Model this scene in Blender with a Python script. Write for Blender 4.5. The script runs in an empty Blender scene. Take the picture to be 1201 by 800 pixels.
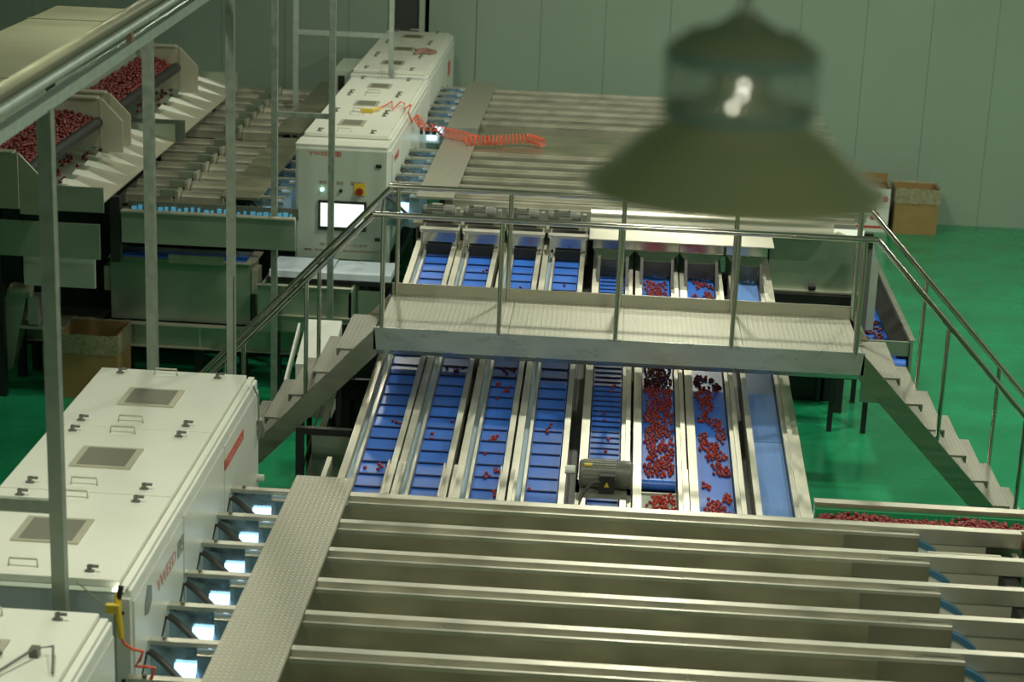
import bpy, bmesh, math, random
from mathutils import Vector, Matrix
random.seed(7)
SC = bpy.context.scene
COL = SC.collection
PI = math.pi

# ------------------------------------------------------------------ camera
CAMZ = 8.05
def cam_rows(p, y, r):
    F = Vector((math.sin(y)*math.cos(p), math.cos(y)*math.cos(p), -math.sin(p)))
    Rt = Vector((math.cos(y), -math.sin(y), 0)); D = F.cross(Rt)
    c, s = math.cos(r), math.sin(r)
    return c*Rt + s*D, -s*Rt + c*D, F
R_, D_, F_ = cam_rows(math.radians(16.97489), math.radians(-2.77169), math.radians(-2.27172))
cd = bpy.data.cameras.new('camera')
cam = bpy.data.objects.new('camera', cd); COL.objects.link(cam)
m = Matrix.Identity(4)
for i in range(3):
    m[i][0] = R_[i]; m[i][1] = -D_[i]; m[i][2] = -F_[i]
m[2][3] = CAMZ
cam.matrix_world = m
cd.sensor_width = 36.0
cd.lens = 2294.87/1201*36
cd.clip_start = 0.05; cd.clip_end = 200
cd.dof.use_dof = True
cd.dof.focus_distance = 17.5
cd.dof.aperture_fstop = 2.3
SC.camera = cam

# ------------------------------------------------------------------ world and exposure
w = bpy.data.worlds.new('world'); SC.world = w; w.use_nodes = True
w.node_tree.nodes['Background'].inputs[0].default_value = (0.75, 0.9, 0.78, 1)
w.node_tree.nodes['Background'].inputs[1].default_value = 0.05
SC.view_settings.view_transform = 'Standard'
SC.view_settings.look = 'None'
SC.view_settings.gamma = 1
SC.view_settings.exposure = -0.1
SC.view_settings.use_curve_mapping = False

# ------------------------------------------------------------------ hall lamps (high bays hanging in a grid) and two added fill lamps
LAMP_COL = (1.0, 0.98, 0.80)
def hall_or_fill_lamp(x, y, z, power, size=0.45):
    ld = bpy.data.lights.new('bay_or_fill_light', 'AREA'); ld.shape = 'DISK'; ld.size = size
    ld.energy = power; ld.color = LAMP_COL
    o = bpy.data.objects.new('bay_or_fill_light', ld); COL.objects.link(o); o.location = (x, y, z)
    return o
for lx, ly, pw in [(-3.9, 10.5, 275), (0.8, 9.6, 250), (5.5, 10.5, 260),
                   (-4.2, 18.6, 150), (0.5, 21.4, 450), (5.6, 19.0, 400),
                   (-3.4, 27.3, 200), (1.2, 29.0, 290), (5.6, 27.5, 260),
                   (-9.0, 22.0, 24), (10.5, 16.0, 260), (10.5, 27.0, 420), (2.6, 0.4, 120), (-3.4, 0.2, 120)]:  # last two are added fills that brighten the near pendant lamp
    hall_or_fill_lamp(lx, ly, 8.3, pw*.62)

# ------------------------------------------------------------------ materials
def new_mat(name):
    mt = bpy.data.materials.new(name); mt.use_nodes = True
    return mt, mt.node_tree.nodes, mt.node_tree.links, mt.node_tree.nodes['Principled BSDF']
def mat(name, col, rough=0.5, metal=0.0, noise=0.0, nscale=4.0, bump=0.0, bscale=40.0, stretch=(1, 1, 1), rvar=0.0, spec=0.5, emis=None, estr=0.0, alpha=1.0, trans=0.0, rnd=0.0):
    mt, N, L, P = new_mat(name)
    P.inputs['Base Color'].default_value = (*col, 1)
    P.inputs['Roughness'].default_value = rough
    P.inputs['Metallic'].default_value = metal
    P.inputs['Specular IOR Level'].default_value = spec
    if emis:
        P.inputs['Emission Color'].default_value = (*emis, 1); P.inputs['Emission Strength'].default_value = estr
    if alpha < 1: P.inputs['Alpha'].default_value = alpha
    if trans > 0: P.inputs['Transmission Weight'].default_value = trans
    if noise or bump or rvar:
        g = N.new('ShaderNodeNewGeometry'); mp = N.new('ShaderNodeMapping'); mp.inputs['Scale'].default_value = stretch
        L.new(g.outputs['Position'], mp.inputs['Vector'])
        nz = N.new('ShaderNodeTexNoise'); nz.inputs['Scale'].default_value = nscale; nz.inputs['Detail'].default_value = 5
        L.new(mp.outputs[0], nz.inputs['Vector'])
        if noise:
            mr = N.new('ShaderNodeMapRange'); mr.inputs['From Min'].default_value = .3; mr.inputs['From Max'].default_value = .7
            mr.inputs['To Min'].default_value = 1-noise; mr.inputs['To Max'].default_value = 1+noise
            L.new(nz.outputs['Fac'], mr.inputs['Value'])
            mx = N.new('ShaderNodeVectorMath'); mx.operation = 'SCALE'; mx.inputs[0].default_value = col
            L.new(mr.outputs[0], mx.inputs['Scale']); L.new(mx.outputs[0], P.inputs['Base Color'])
        if rvar:
            m2 = N.new('ShaderNodeMapRange'); m2.inputs['From Min'].default_value = .3; m2.inputs['From Max'].default_value = .7
            m2.inputs['To Min'].default_value = max(.02, rough-rvar); m2.inputs['To Max'].default_value = rough+rvar
            L.new(nz.outputs['Fac'], m2.inputs['Value']); L.new(m2.outputs[0], P.inputs['Roughness'])
        if bump:
            n2 = N.new('ShaderNodeTexNoise'); n2.inputs['Scale'].default_value = bscale; n2.inputs['Detail'].default_value = 3
            L.new(mp.outputs[0], n2.inputs['Vector'])
            b = N.new('ShaderNodeBump'); b.inputs['Strength'].default_value = bump; b.inputs['Distance'].default_value = .01
            L.new(n2.outputs['Fac'], b.inputs['Height']); L.new(b.outputs[0], P.inputs['Normal'])
    if rnd:
        oi = N.new('ShaderNodeObjectInfo'); mr = N.new('ShaderNodeMapRange')
        mr.inputs['To Min'].default_value = 1-rnd; mr.inputs['To Max'].default_value = 1+rnd
        L.new(oi.outputs['Random'], mr.inputs['Value'])
        mx = N.new('ShaderNodeVectorMath'); mx.operation = 'SCALE'; mx.inputs[0].default_value = col
        L.new(mr.outputs[0], mx.inputs['Scale']); L.new(mx.outputs[0], P.inputs['Base Color'])
    return mt

M = {}
M['floor'] = mat('green_epoxy', (0.014, 0.275, 0.118), .24, noise=.18, nscale=1.3, rvar=.1, bump=.05, bscale=3)
M['greenbelt'] = mat('green_belt', (0.015, 0.30, 0.12), .35)
M['wall'] = mat('sandwich_panel', (0.28, 0.375, 0.30), .5, noise=.03, nscale=.6)
M['joint'] = mat('panel_joint', (0.17, 0.235, 0.18), .7)
M['ceil'] = mat('ceiling_panel', (0.42, 0.46, 0.40), .7)
M['steel'] = mat('brushed_steel', (0.56, 0.55, 0.46), .34, 1.0, noise=.08, nscale=6, stretch=(.25, 3, 3), rvar=.07, bump=.06, bscale=60)
M['steel_y'] = mat('satin_steel', (0.62, 0.61, 0.52), .42, .85, noise=.07, nscale=3, rvar=.08, bump=.08, bscale=12)
M['tray'] = mat('tray_steel', (0.40, 0.385, 0.27), .38, .85, noise=.12, nscale=2.2, stretch=(1, 2, 2), rvar=.08)
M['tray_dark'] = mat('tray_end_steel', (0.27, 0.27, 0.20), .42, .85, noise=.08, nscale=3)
M['rail'] = mat('polished_tube', (0.62, 0.61, 0.54), .2, 1.0)
M['mirror'] = mat('polished_sheet', (0.62, 0.62, 0.56), .13, 1.0, noise=.06, nscale=5, rvar=.05)
M['olive'] = mat('olive_tube', (0.17, 0.18, 0.11), .5, .4, noise=.1)
M['fascia'] = mat('fascia_steel', (0.50, 0.57, 0.52), .3, .55, noise=.1, nscale=3, stretch=(1, 1, 3), rvar=.08)
M['galv'] = mat('galvanised_tube', (0.30, 0.35, 0.295), .5, .6, noise=.12, nscale=14, rvar=.12)
M['galv_light'] = mat('galvanised_light', (0.42, 0.50, 0.45), .5, .5, noise=.1, nscale=14)
M['white'] = mat('white_paint', (0.72, 0.76, 0.70), .35, noise=.025, nscale=2)
M['lid'] = mat('cream_paint', (0.70, 0.73, 0.64), .4, noise=.03, nscale=2)
M['gray_panel'] = mat('sage_panel', (0.40, 0.47, 0.39), .42, noise=.03, nscale=2)
M['sage_steel'] = mat('bin_steel', (0.33, 0.40, 0.31), .38, .6, noise=.08, nscale=1.6, rvar=.1)
M['black'] = mat('black_paint', (0.012, 0.014, 0.013), .45)
M['rubber'] = mat('black_rubber', (0.018, 0.019, 0.018), .6)
M['darkseam'] = mat('seam_dark', (0.05, 0.055, 0.05), .7)
M['hose'] = mat('hose_rubber', (0.05, 0.05, 0.045), .4)
M['belt'] = mat('blue_belt', (0.035, 0.16, 0.66), .33, noise=.06, nscale=9, spec=.6)
M['belt_light'] = mat('pale_blue_belt', (0.15, 0.29, 0.66), .28, noise=.08, nscale=7, stretch=(6, .3, 1), spec=.6)
M['cleat'] = mat('blue_cleat', (0.006, 0.018, 0.10), .5)
M['berry'] = mat('berry_skin', (0.33, 0.026, 0.016), .25, rnd=.45)
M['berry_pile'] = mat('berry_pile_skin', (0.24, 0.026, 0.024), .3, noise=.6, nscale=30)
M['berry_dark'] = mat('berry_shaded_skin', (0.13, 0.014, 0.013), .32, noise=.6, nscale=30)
M['motor'] = mat('motor_grey', (0.15, 0.16, 0.135), .42, .1)
M['motor_lt'] = mat('motor_cast', (0.42, 0.43, 0.37), .4, .6)
M['yellow'] = mat('yellow_plastic', (0.62, 0.46, 0.03), .4)
M['orange'] = mat('orange_hose', (0.72, 0.12, 0.05), .4)
M['red'] = mat('red_print', (0.52, 0.035, 0.022), .5)
M['redsign'] = mat('red_sign', (0.62, 0.10, 0.055), .5)
M['pink'] = mat('pale_red_print', (0.66, 0.33, 0.29), .5)
M['greyprint'] = mat('grey_print', (0.22, 0.25, 0.24), .5)
M['brownprint'] = mat('brown_print', (0.30, 0.18, 0.13), .6)
M['knob'] = mat('red_knob', (0.22, 0.02, 0.01), .4)
M['screen'] = mat('lit_screen', (0.8, 0.85, 0.82), .3, emis=(0.9, 1.0, 0.95), estr=1.0)
M['rimblue'] = mat('rim_blue', (0.05, 0.16, 0.26), .35)
M['dim_glint'] = mat('dim_blue_glint', (0.1, 0.4, 0.6), .3, emis=(0.10, 0.40, 0.65), estr=.32)  # glowing colour stands in for blue LED reflections
M['chutesteel'] = mat('chute_steel', (0.50, 0.63, 0.70), .28, .9, noise=.25, nscale=9, rvar=.12)  # blue lamp tint put into the steel colour
M['led'] = mat('led_panel', (0.6, 0.8, 0.9), .3, emis=(0.50, 0.80, 1.0), estr=1.9)
M['blue_lit'] = mat('blue_lit_steel', (0.48, 0.64, 0.80), .3, .5)  # steel with blue reflected light put into its colour
M['led_green'] = mat('green_indicator', (0.5, 0.9, 0.7), .3, emis=(0.5, 1, 0.8), estr=4)
M['carton'] = mat('cardboard', (0.30, 0.20, 0.075), .75, noise=.07, nscale=6)
M['carton_in'] = mat('cardboard_inside', (0.17, 0.105, 0.05), .8)
M['film'] = mat('plastic_film', (0.42, 0.41, 0.28), .12, noise=.35, nscale=22, bump=1.0, bscale=25, alpha=.55)
M['filmwhite'] = mat('white_film', (0.70, 0.80, 0.88), .25, bump=.5, bscale=14)
M['grille'] = mat('vent_mesh', (0.20, 0.20, 0.155), .6, .3)
M['plate_cream'] = mat('cream_sheet', (0.50, 0.49, 0.38), .45, .4, noise=.05)
M['lampskirt'] = mat('lamp_skirt', (0.44, 0.48, 0.26), .4)
M['lamptop'] = mat('lamp_housing', (0.46, 0.48, 0.34), .4, .1)
M['curtain'] = mat('rubber_curtain', (0.10, 0.10, 0.085), .5)
M['duct'] = mat('duct_sheet', (0.30, 0.31, 0.20), .5, noise=.16, nscale=.9, stretch=(.3, 2.2, 1))
M['teal'] = mat('teal_glass_ring', (0.28, 0.42, 0.36), .2)
M['glow'] = mat('bright_glow', (1, 1, .9), .3, emis=(1, .95, .8), estr=6)

def plate_mat(name, col, scale):
    mt, N, L, P = new_mat(name)
    P.inputs['Metallic'].default_value = .75; P.inputs['Roughness'].default_value = .42
    g = N.new('ShaderNodeNewGeometry')
    def wave(sc, rot):
        mp = N.new('ShaderNodeMapping'); mp.inputs['Rotation'].default_value = (0, 0, rot)
        L.new(g.outputs['Position'], mp.inputs['Vector'])
        wv = N.new('ShaderNodeTexWave'); wv.inputs['Scale'].default_value = sc
        L.new(mp.outputs[0], wv.inputs['Vector']); return wv
    a, b = wave(scale, 0), wave(scale*.8, PI/2)
    mu = N.new('ShaderNodeMath'); mu.operation = 'MULTIPLY'
    L.new(a.outputs['Fac'], mu.inputs[0]); L.new(b.outputs['Fac'], mu.inputs[1])
    mr = N.new('ShaderNodeMapRange'); mr.inputs['From Min'].default_value = .5; mr.inputs['From Max'].default_value = .8
    L.new(mu.outputs[0], mr.inputs['Value'])
    bp = N.new('ShaderNodeBump'); bp.inputs['Strength'].default_value = .4; bp.inputs['Distance'].default_value = .006
    L.new(mr.outputs[0], bp.inputs['Height']); L.new(bp.outputs[0], P.inputs['Normal'])
    mx = N.new('ShaderNodeMix'); mx.data_type = 'RGBA'
    mx.inputs['A'].default_value = (*col, 1); mx.inputs['B'].default_value = (*[min(1, c*1.18) for c in col], 1)
    L.new(mr.outputs[0], mx.inputs['Factor']); L.new(mx.outputs['Result'], P.inputs['Base Color'])
    r2 = N.new('ShaderNodeMapRange'); r2.inputs['To Min'].default_value = .5; r2.inputs['To Max'].default_value = .28
    L.new(mr.outputs[0], r2.inputs['Value']); L.new(r2.outputs[0], P.inputs['Roughness'])
    return mt
M['checker'] = plate_mat('checker_plate', (0.47, 0.46, 0.38), 8.5)
M['tread'] = plate_mat('stair_tread_plate', (0.34, 0.34, 0.285), 8.5)
M['checker_lt'] = plate_mat('bright_checker_plate', (0.43, 0.43, 0.36), 7)

# ------------------------------------------------------------------ mesh helpers
class MB:
    def __init__(self): self.v = []; self.f = []; self.c = []
    def add(self, vs, fs):
        n = len(self.v); self.c.append((list(vs), list(fs))); self.v += [tuple(p) for p in vs]; self.f += [tuple(i+n for i in q) for q in fs]; return self
    def box(self, x0, x1, y0, y1, z0, z1):
        v = [(x, y, z) for z in (z0, z1) for y in (y0, y1) for x in (x0, x1)]
        return self.add(v, [(0, 2, 3, 1), (4, 5, 7, 6), (0, 1, 5, 4), (2, 6, 7, 3), (0, 4, 6, 2), (1, 3, 7, 5)])
    def hexa(self, a, b):   # two quads (lists of 4 points), bottom then top
        return self.add(list(a)+list(b), [(3, 2, 1, 0), (4, 5, 6, 7), (0, 1, 5, 4), (1, 2, 6, 5), (2, 3, 7, 6), (3, 0, 4, 7)])
    def slab(self, q, t):   # quad with thickness t downwards along its normal
        q = [Vector(p) for p in q]; n = (q[1]-q[0]).cross(q[2]-q[0]).normalized()*t
        return self.hexa([p-n for p in q], q)
    def prism(self, prof, axis, a0, a1):
        def pt(p, a):
            return {'x': (a, p[0], p[1]), 'y': (p[0], a, p[1]), 'z': (p[0], p[1], a)}[axis]
        k = len(prof); v = [pt(p, a0) for p in prof]+[pt(p, a1) for p in prof]
        f = [tuple(range(k))[::-1], tuple(range(k, 2*k))]+[(i, (i+1) % k, (i+1) % k+k, i+k) for i in range(k)]
        return self.add(v, f)
    def tube(self, pts, r, n=10, cap=True, square=False):
        pts = [Vector(p) for p in pts]; rs = r if isinstance(r, (list, tuple)) else [r]*len(pts)
        if square: n = 4
        rings = []; prev = None
        for i, p in enumerate(pts):
            t = (pts[min(i+1, len(pts)-1)]-pts[max(i-1, 0)]).normalized()
            if prev is None:
                up = Vector((0, 0, 1)) if abs(t.z) < .95 else Vector((0, 1, 0))
                u = t.cross(up).normalized()
            else:
                u = (prev-t*prev.dot(t)).normalized()
            prev = u; w_ = t.cross(u)
            k = rs[i]*(1.414 if square else 1); off = PI/4 if square else 0
            rings.append([p+(u*math.cos(2*PI*j/n+off)+w_*math.sin(2*PI*j/n+off))*k for j in range(n)])
        v = [q for R in rings for q in R]; f = []
        for i in range(len(rings)-1):
            for j in range(n):
                f.append((i*n+j, i*n+(j+1) % n, (i+1)*n+(j+1) % n, (i+1)*n+j))
        if cap: f.append(tuple(range(n))[::-1]); f.append(tuple((len(rings)-1)*n+j for j in range(n)))
        return self.add(v, f)
    def lathe(self, prof, c, axis='z', n=32, cap=False):
        v = []; f = []
        for r, h in prof:
            for j in range(n):
                a = 2*PI*j/n; x, y = r*math.cos(a), r*math.sin(a)
                v.append({'z': (c[0]+x, c[1]+y, c[2]+h), 'x': (c[0]+h, c[1]+x, c[2]+y), 'y': (c[0]+x, c[1]+h, c[2]+y)}[axis])
        for i in range(len(prof)-1):
            for j in range(n): f.append((i*n+j, i*n+(j+1) % n, (i+1)*n+(j+1) % n, (i+1)*n+j))
        if cap: f.append(tuple(range(n))); f.append(tuple((len(prof)-1)*n+j for j in range(n))[::-1])
        return self.add(v, f)
    def split(self, name, m_, parent, **k):   # every piece becomes a part of its own
        for vs, fs in self.c: MB().add(vs, fs).build(name, m_, parent, **k)
    def build(self, name, m_, parent=None, smooth=False, bevel=0, label=None, kind=None):
        me = bpy.data.meshes.new(name)
        off = Vector((0, 0, 0))
        if parent is not None: off = wloc(parent)
        else:
            xs = [p[0] for p in self.v]; ys = [p[1] for p in self.v]; zs = [p[2] for p in self.v]
            off = Vector(((min(xs)+max(xs))/2, (min(ys)+max(ys))/2, min(zs)))
        me.from_pydata([Vector(p)-off for p in self.v], [], self.f)
        bm = bmesh.new(); bm.from_mesh(me); bmesh.ops.recalc_face_normals(bm, faces=bm.faces); bm.to_mesh(me); bm.free()
        me.materials.append(M[m_]); me.update()
        if smooth:
            for p in me.polygons: p.use_smooth = True
            try: me.set_sharp_from_angle(angle=math.radians(40))
            except Exception: pass
        o = bpy.data.objects.new(name, me); COL.objects.link(o)
        if parent is not None: o.parent = parent
        else: o.location = off
        if bevel:
            b = o.modifiers.new('bevel', 'BEVEL'); b.width = bevel; b.segments = 2; b.limit_method = 'ANGLE'
        if label: o['label'] = label
        if kind: o['kind'] = kind
        return o
def wloc(o):
    v = Vector((0, 0, 0))
    while o is not None: v += Vector(o.location); o = o.parent
    return v
def tag(o, label=None, cat=None, group=None, kind=None):
    if label: o['label'] = label
    if cat: o['category'] = cat
    if group: o['group'] = group
    if kind: o['kind'] = kind
    return o
def thing(name, loc, label, cat, group=None):
    o = bpy.data.objects.new(name, None); o.empty_display_size = .1; COL.objects.link(o); o.location = loc
    return tag(o, label, cat, group)
def kids(o): return [c for c in COL.objects if c.parent == o]
def copy_tree(o, parent=None, shift=None):
    c = o.copy(); COL.objects.link(c); c.parent = parent
    for ch in list(o.children): copy_tree(ch, c)
    if shift: c.location = Vector(o.location)+Vector(shift)
    return c
def bx(*a): return MB().box(*a)
def link_copy(o, loc, parent):   # copy of a single part with shared mesh
    c = o.copy(); COL.objects.link(c); c.parent = parent; c.location = loc
    return c
def text_part(name, body, size, m_, parent, origin, xdir, updir, extrude=.001, label=None, width=None, align='LEFT'):
    cu = bpy.data.curves.new(name, 'FONT'); cu.body = body; cu.size = size; cu.extrude = extrude; cu.align_x = align
    t = bpy.data.objects.new(name, cu); COL.objects.link(t)
    bpy.context.view_layer.update()
    dg = bpy.context.evaluated_depsgraph_get()
    me = bpy.data.meshes.new_from_object(t.evaluated_get(dg))
    bpy.data.objects.remove(t)
    xd = Vector(xdir).normalized(); ud = Vector(updir).normalized(); nd = xd.cross(ud)
    sx = 1
    if width:
        ws = [v.co.x for v in me.vertices]; sx = width/(max(ws)-min(ws))
    off = wloc(parent)
    for v in me.vertices:
        v.co = Vector(origin)-off+xd*v.co.x*sx+ud*v.co.y+nd*v.co.z
    me.materials.clear(); me.materials.append(M[m_])
    o = bpy.data.objects.new(name, me); COL.objects.link(o); o.parent = parent
    if label: o['label'] = label
    return o

# ------------------------------------------------------------------ the setting
XL, XR, YB, YF, ZC = -13.0, 13.0, 35.0, -4.0, 9.6
tag(bx(XL, XR, YF, YB+.4, -.2, 0).build('floor', 'floor'), 'glossy green epoxy floor of the sorting hall', kind='structure')
tag(bx(XL, XR, YF, YB+.4, ZC, ZC+.15).build('ceiling', 'ceil'), 'pale panelled ceiling over the hall', kind='structure')
for nm, b in (('wall_left', (XL-.15, XL, YF, YB+.4, 0, ZC)), ('wall_right', (XR, XR+.15, YF, YB+.4, 0, ZC)), ('wall_front', (XL, XR, YF-.15, YF, 0, ZC))):
    tag(bx(*b).build(nm, 'wall'), 'grey-green panelled hall wall', kind='structure')
wb = bx(XL, XR, YB+.06, YB+.15, 0, ZC).build('wall_back', 'joint'); tag(wb, 'grey-green sandwich panel wall at the far end of the hall', kind='structure')
x = XL+.1; first = None; PW = 1.15
xs = []
while x < XR-.2:
    if x < -3.55 and x+PW > -4.1:
        if x < -4.1: xs.append((x, -4.1))
        xs.append((-3.5, x+PW-.008 if x+PW > -3.4 else -3.4))
        x = x+PW
    else:
        xs.append((x, x+PW-.002)); x += PW
for a, b in xs:
    bx(a, b-.004, YB, YB+.06, 0, ZC-.02).build('wall_panel', 'wall', wb)
do = bx(-4.1, -3.5, YB+.02, YB+.05, 0, ZC-.05).build('door_1', 'darkseam'); tag(do, 'tall dark opening in the far wall behind the sorters', kind='structure')
bx(-4.12, -4.06, YB-.03, YB+.02, 0, ZC-.05).build('door_frame', 'gray_panel', do)
bx(-3.58, -3.48, YB-.03, YB+.02, 0, ZC-.05).build('door_frame', 'gray_panel', do)

# ------------------------------------------------------------------ optical sorter cabinets
def latch(parent, x, y, z, s=1):
    o = MB().box(x-.028, x+.028, y-.012, y+.012, z, z+.012).lathe([(.001, .045), (.016, .045), (.016, 0)], (x, y, z), n=10).box(x-.005, x+.055, y-.006, y+.012, z+.03, z+.045).build('latch', 'motor', parent)
    return o
def handle(parent, x, y, z):
    MB().tube([(x-.09, y, z), (x-.085, y+.005, z+.05), (x+.085, y+.005, z+.05), (x+.09, y, z)], .007, 8).build('handle', 'plate_cream', parent, smooth=True)
def vent(parent, x0, x1, y0, y1, z):
    v = bx(x0, x1, y0, y1, z, z+.012).build('vent', 'plate_cream', parent)
    b = MB(); b.box(x0+.045, x1-.045, y0+.03, y1-.03, z+.012, z+.014)
    b.build('vent_mesh', 'grille', parent)
def sorter(label, x0, x1, y0, y1, zt, panels, body_y0, zb, logo=True, lidmat='lid'):
    t = thing('optical_sorter', ((x0+x1)/2, (body_y0+y1)/2, 0), label, 'sorting machine', 'white optical sorter cabinets')
    body = bx(x0, x1, body_y0, y1, zb, zt-.06).build('body', 'white', t, bevel=.012)
    b = MB()
    for xx in (x0+.05, x1-.15):
        for yy in (body_y0+.1, y1-.2): b.box(xx, xx+.1, yy, yy+.1, 0, zb)
    b.box(x0+.05, x1-.05, body_y0+.1, y1-.1, zb-.5, zb-.4)
    b.split('frame_member', 'black', t)
    k = len(panels)
    for i, (a, c) in enumerate(panels):
        lid = bx(x0+.03, x1-.07, a+.006, c-.006, zt-.055, zt).build('lid_panel', lidmat, t, bevel=.006)
        L_ = c-a; cy = (a+c)/2
        vent(lid, x0+.38, x1-.46, cy-.2, cy+.2, zt)
        handle(lid, (x0+x1)/2-.06, c-.12, zt); handle(lid, (x0+x1)/2-.06, a+.12, zt)
        for yy in (a+.1, c-.13):
            latch(lid, x0+.21, yy, zt); latch(lid, x1-.28, yy, zt)
    # raised rim strip beside the lid on the right-hand side
    bx(x1-.066, x1-.02, y0, y1-.02, zt-.06, zt-.035).build('rim_strip', 'lid', t)
    # side access panels
    n = max(3, int((y1-body_y0)/1.2)); s = (y1-body_y0)/n
    for i in range(n):
        p = bx(x1, x1+.012, body_y0+i*s+.02, body_y0+(i+1)*s-.02, zb+.05, zt-.14).build('side_panel', 'white', t, bevel=.004)
    return t
A = sorter('large white sorter cabinet at lower left with a red sign on its side', -4.02, -2.75, 10.68, 14.8, 3.15,
           [(10.68, 12.06), (12.06, 13.34), (13.34, 14.72)], 10.68, 1.35)
bx(-4.0, -2.86, 10.655, 10.68, 2.72, 3.07).build('front_panel', 'filmwhite', A)
bx(-2.84, -2.755, 10.655, 10.68, 1.6, 3.04).build('corner_post', 'white', A, label='white corner post with small black screws')
for z in (2.95, 2.5, 2.2): MB().lathe([(.001, 0), (.012, 0), (.012, .01)], (-2.8, 10.645, z), 'y', 8).build('screw', 'black', A)
bx(-4.02, -2.78, 10.62, 10.68, 3.085, 3.10).build('drip_edge', 'gray_panel', A)
sg = bx(-2.738, -2.730, 13.42, 14.12, 2.83, 2.905).build('warning_sign', 'redsign', A, label='long red sign sticker on the cabinet side')
text_part('sign_text', '严禁踩踏 注意安全', .06, 'pink', sg, (-2.729, 13.48, 2.845), (0, 1, 0), (0, 0, 1), .0006, width=.58)
text_part('logo', 'VWEED', .13, 'pink', A, (-2.735, 11.28, 2.80), (0, 1, 0), (0, 0, 1), .001, label='pale red maker lettering', width=.52)
text_part('logo_mark', '图', .13, 'greyprint', A, (-2.735, 11.84, 2.80), (0, 1, 0), (0, 0, 1), .001, width=.17)
MB().prism([(10.95, 2.87), (11.03, 2.97), (11.12, 2.93), (11.12, 2.83), (11.03, 2.78), (10.95, 2.80)], 'x', -2.738, -2.732).build('grey_patch', 'greyprint', A)
MB().tube([(-2.83, 14.5, 3.1), (-2.74, 14.55, 3.12), (-2.71, 14.62, 3.0), (-2.72, 14.7, 2.75)], .008, 6).tube([(-2.72, 14.72, 2.78), (-2.70, 14.74, 2.70), (-2.72, 14.76, 2.62)], .03, 8).build('cable_loop', 'motor_lt', A, smooth=True)
for z in (2.27, 2.10): MB().lathe([(.001, 0), (.03, 0), (.03, .06), (.001, .06)], (-2.745, 14.74, z), 'x', 12).build('cable_gland', 'white', A, smooth=True)
MB().tube([(-2.93, 14.74, 3.1), (-2.93, 14.75, 3.95)], .004, 6).lathe([(.001, .04), (.02, .02), (.03, 0)], (-2.93, 14.74, 3.09), n=10).build('antenna', 'black', A)

Ecab = sorter('white sorter cabinet cut off by the bottom left corner', -4.02, -2.75, 6.5, 10.24, 3.15, [(7.6, 8.95), (8.95, 10.22)], 6.5, 1.35)
MB().tube([(-3.25, 8.9, 3.16), (-3.18, 9.3, 3.17), (-3.02, 9.62, 3.20), (-2.93, 9.66, 3.2), (-2.86, 9.4, 3.17)], .008, 6).tube([(-3.32, 9.75, 3.175), (-3.2, 9.58, 3.175)], .014, 6).box(-3.05, -3.0, 9.6, 9.66, 3.15, 3.2).build('loose_cable', 'motor', Ecab, smooth=True)

B = sorter('white sorter cabinet with a lit screen on its sage front', -4.02, -2.84, 24.78, 29.25, 3.15,
           [(24.78, 26.25), (26.25, 27.75), (27.75, 29.2)], 24.27, 1.6)
bx(-4.0, -2.86, 24.9, 24.95, 0, 1.55).build('shade_panel', 'black', B)  # black sheet stands in for the shade under the cabinet
fr = bx(-3.99, -2.85, 24.245, 24.27, 1.62, 3.04).build('front_door', 'gray_panel', B, bevel=.004, label='sage front door with screen and buttons')
bx(-4.02, -2.84, 24.26, 24.70, 3.085, 3.10).build('front_shelf', 'lid', B)
FY = 24.245
bz = bx(-3.715, -3.10, FY-.03, FY, 2.00, 2.385).build('screen_bezel', 'black', B)
bx(-3.685, -3.13, FY-.034, FY-.03, 2.05, 2.355).build('screen', 'screen', bz, label='white glowing touch screen')
text_part('logo', 'VWEED', .075, 'red', fr, (-3.84, FY-.003, 2.965), (1, 0, 0), (0, 0, 1), .001, label='red maker lettering', width=.30)
text_part('logo_mark', '图', .075, 'red', fr, (-3.52, FY-.003, 2.962), (1, 0, 0), (0, 0, 1), .001, width=.08)
for s_, xx, ww in (('电源', -3.715, .09), ('启动', -3.49, .09), ('紧急停止', -3.31, .18)):
    text_part('button_caption', s_, .05, 'brownprint', fr, (xx, FY-.003, 2.60), (1, 0, 0), (0, 0, 1), .001, width=ww)
MB().lathe([(.001, -.03), (.02, -.03), (.022, 0)], (-3.671, FY, 2.525), 'y', 14).build('green_button', 'led_green', fr, label='small glowing green button')
MB().lathe([(.001, -.03), (.022, -.03), (.022, 0)], (-3.43, FY, 2.52), 'y', 14).build('black_button', 'black', fr)
bx(-3.26, -3.12, FY-.012, FY, 2.47, 2.62).build('switch_plate', 'yellow', fr)
MB().lathe([(.001, -.06), (.045, -.06), (.05, -.012), (.05, 0)], (-3.19, FY, 2.52), 'y', 18).build('emergency_stop', 'knob', fr, smooth=True, label='dark red mushroom emergency stop')
for zz in (2.86, 1.90): bx(-2.985, -2.915, FY-.02, FY, zz-.02, zz+.02).build('door_lock', 'black', fr)
for s_, xx, zz, ww, hh in (('设备运行中', -3.62, 1.86, .34, .06), ('请勿打开机门 小心夹手', -3.70, 1.79, .62, .045), ('警告  光电分选设备  请在停机后清洁维护', -3.9, 1.72, .98, .03)):
    text_part('door_text', s_, hh, 'brownprint', fr, (xx, FY-.003, zz), (1, 0, 0), (0, 0, 1), .0008, width=ww)
text_part('logo', 'VWEED', .13, 'red', B, (-2.825, 24.85, 2.78), (0, 1, 0), (0, 0, 1), .001, label='red lettering on the side', width=.55)
bx(-2.826, -2.820, 24.5, 24.62, 2.3, 2.95).build('side_vent', 'greyprint', B)
bx(-2.842, -2.80, 24.28, 24.36, 1.5, 3.05).build('corner_post', 'white', B)
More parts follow.
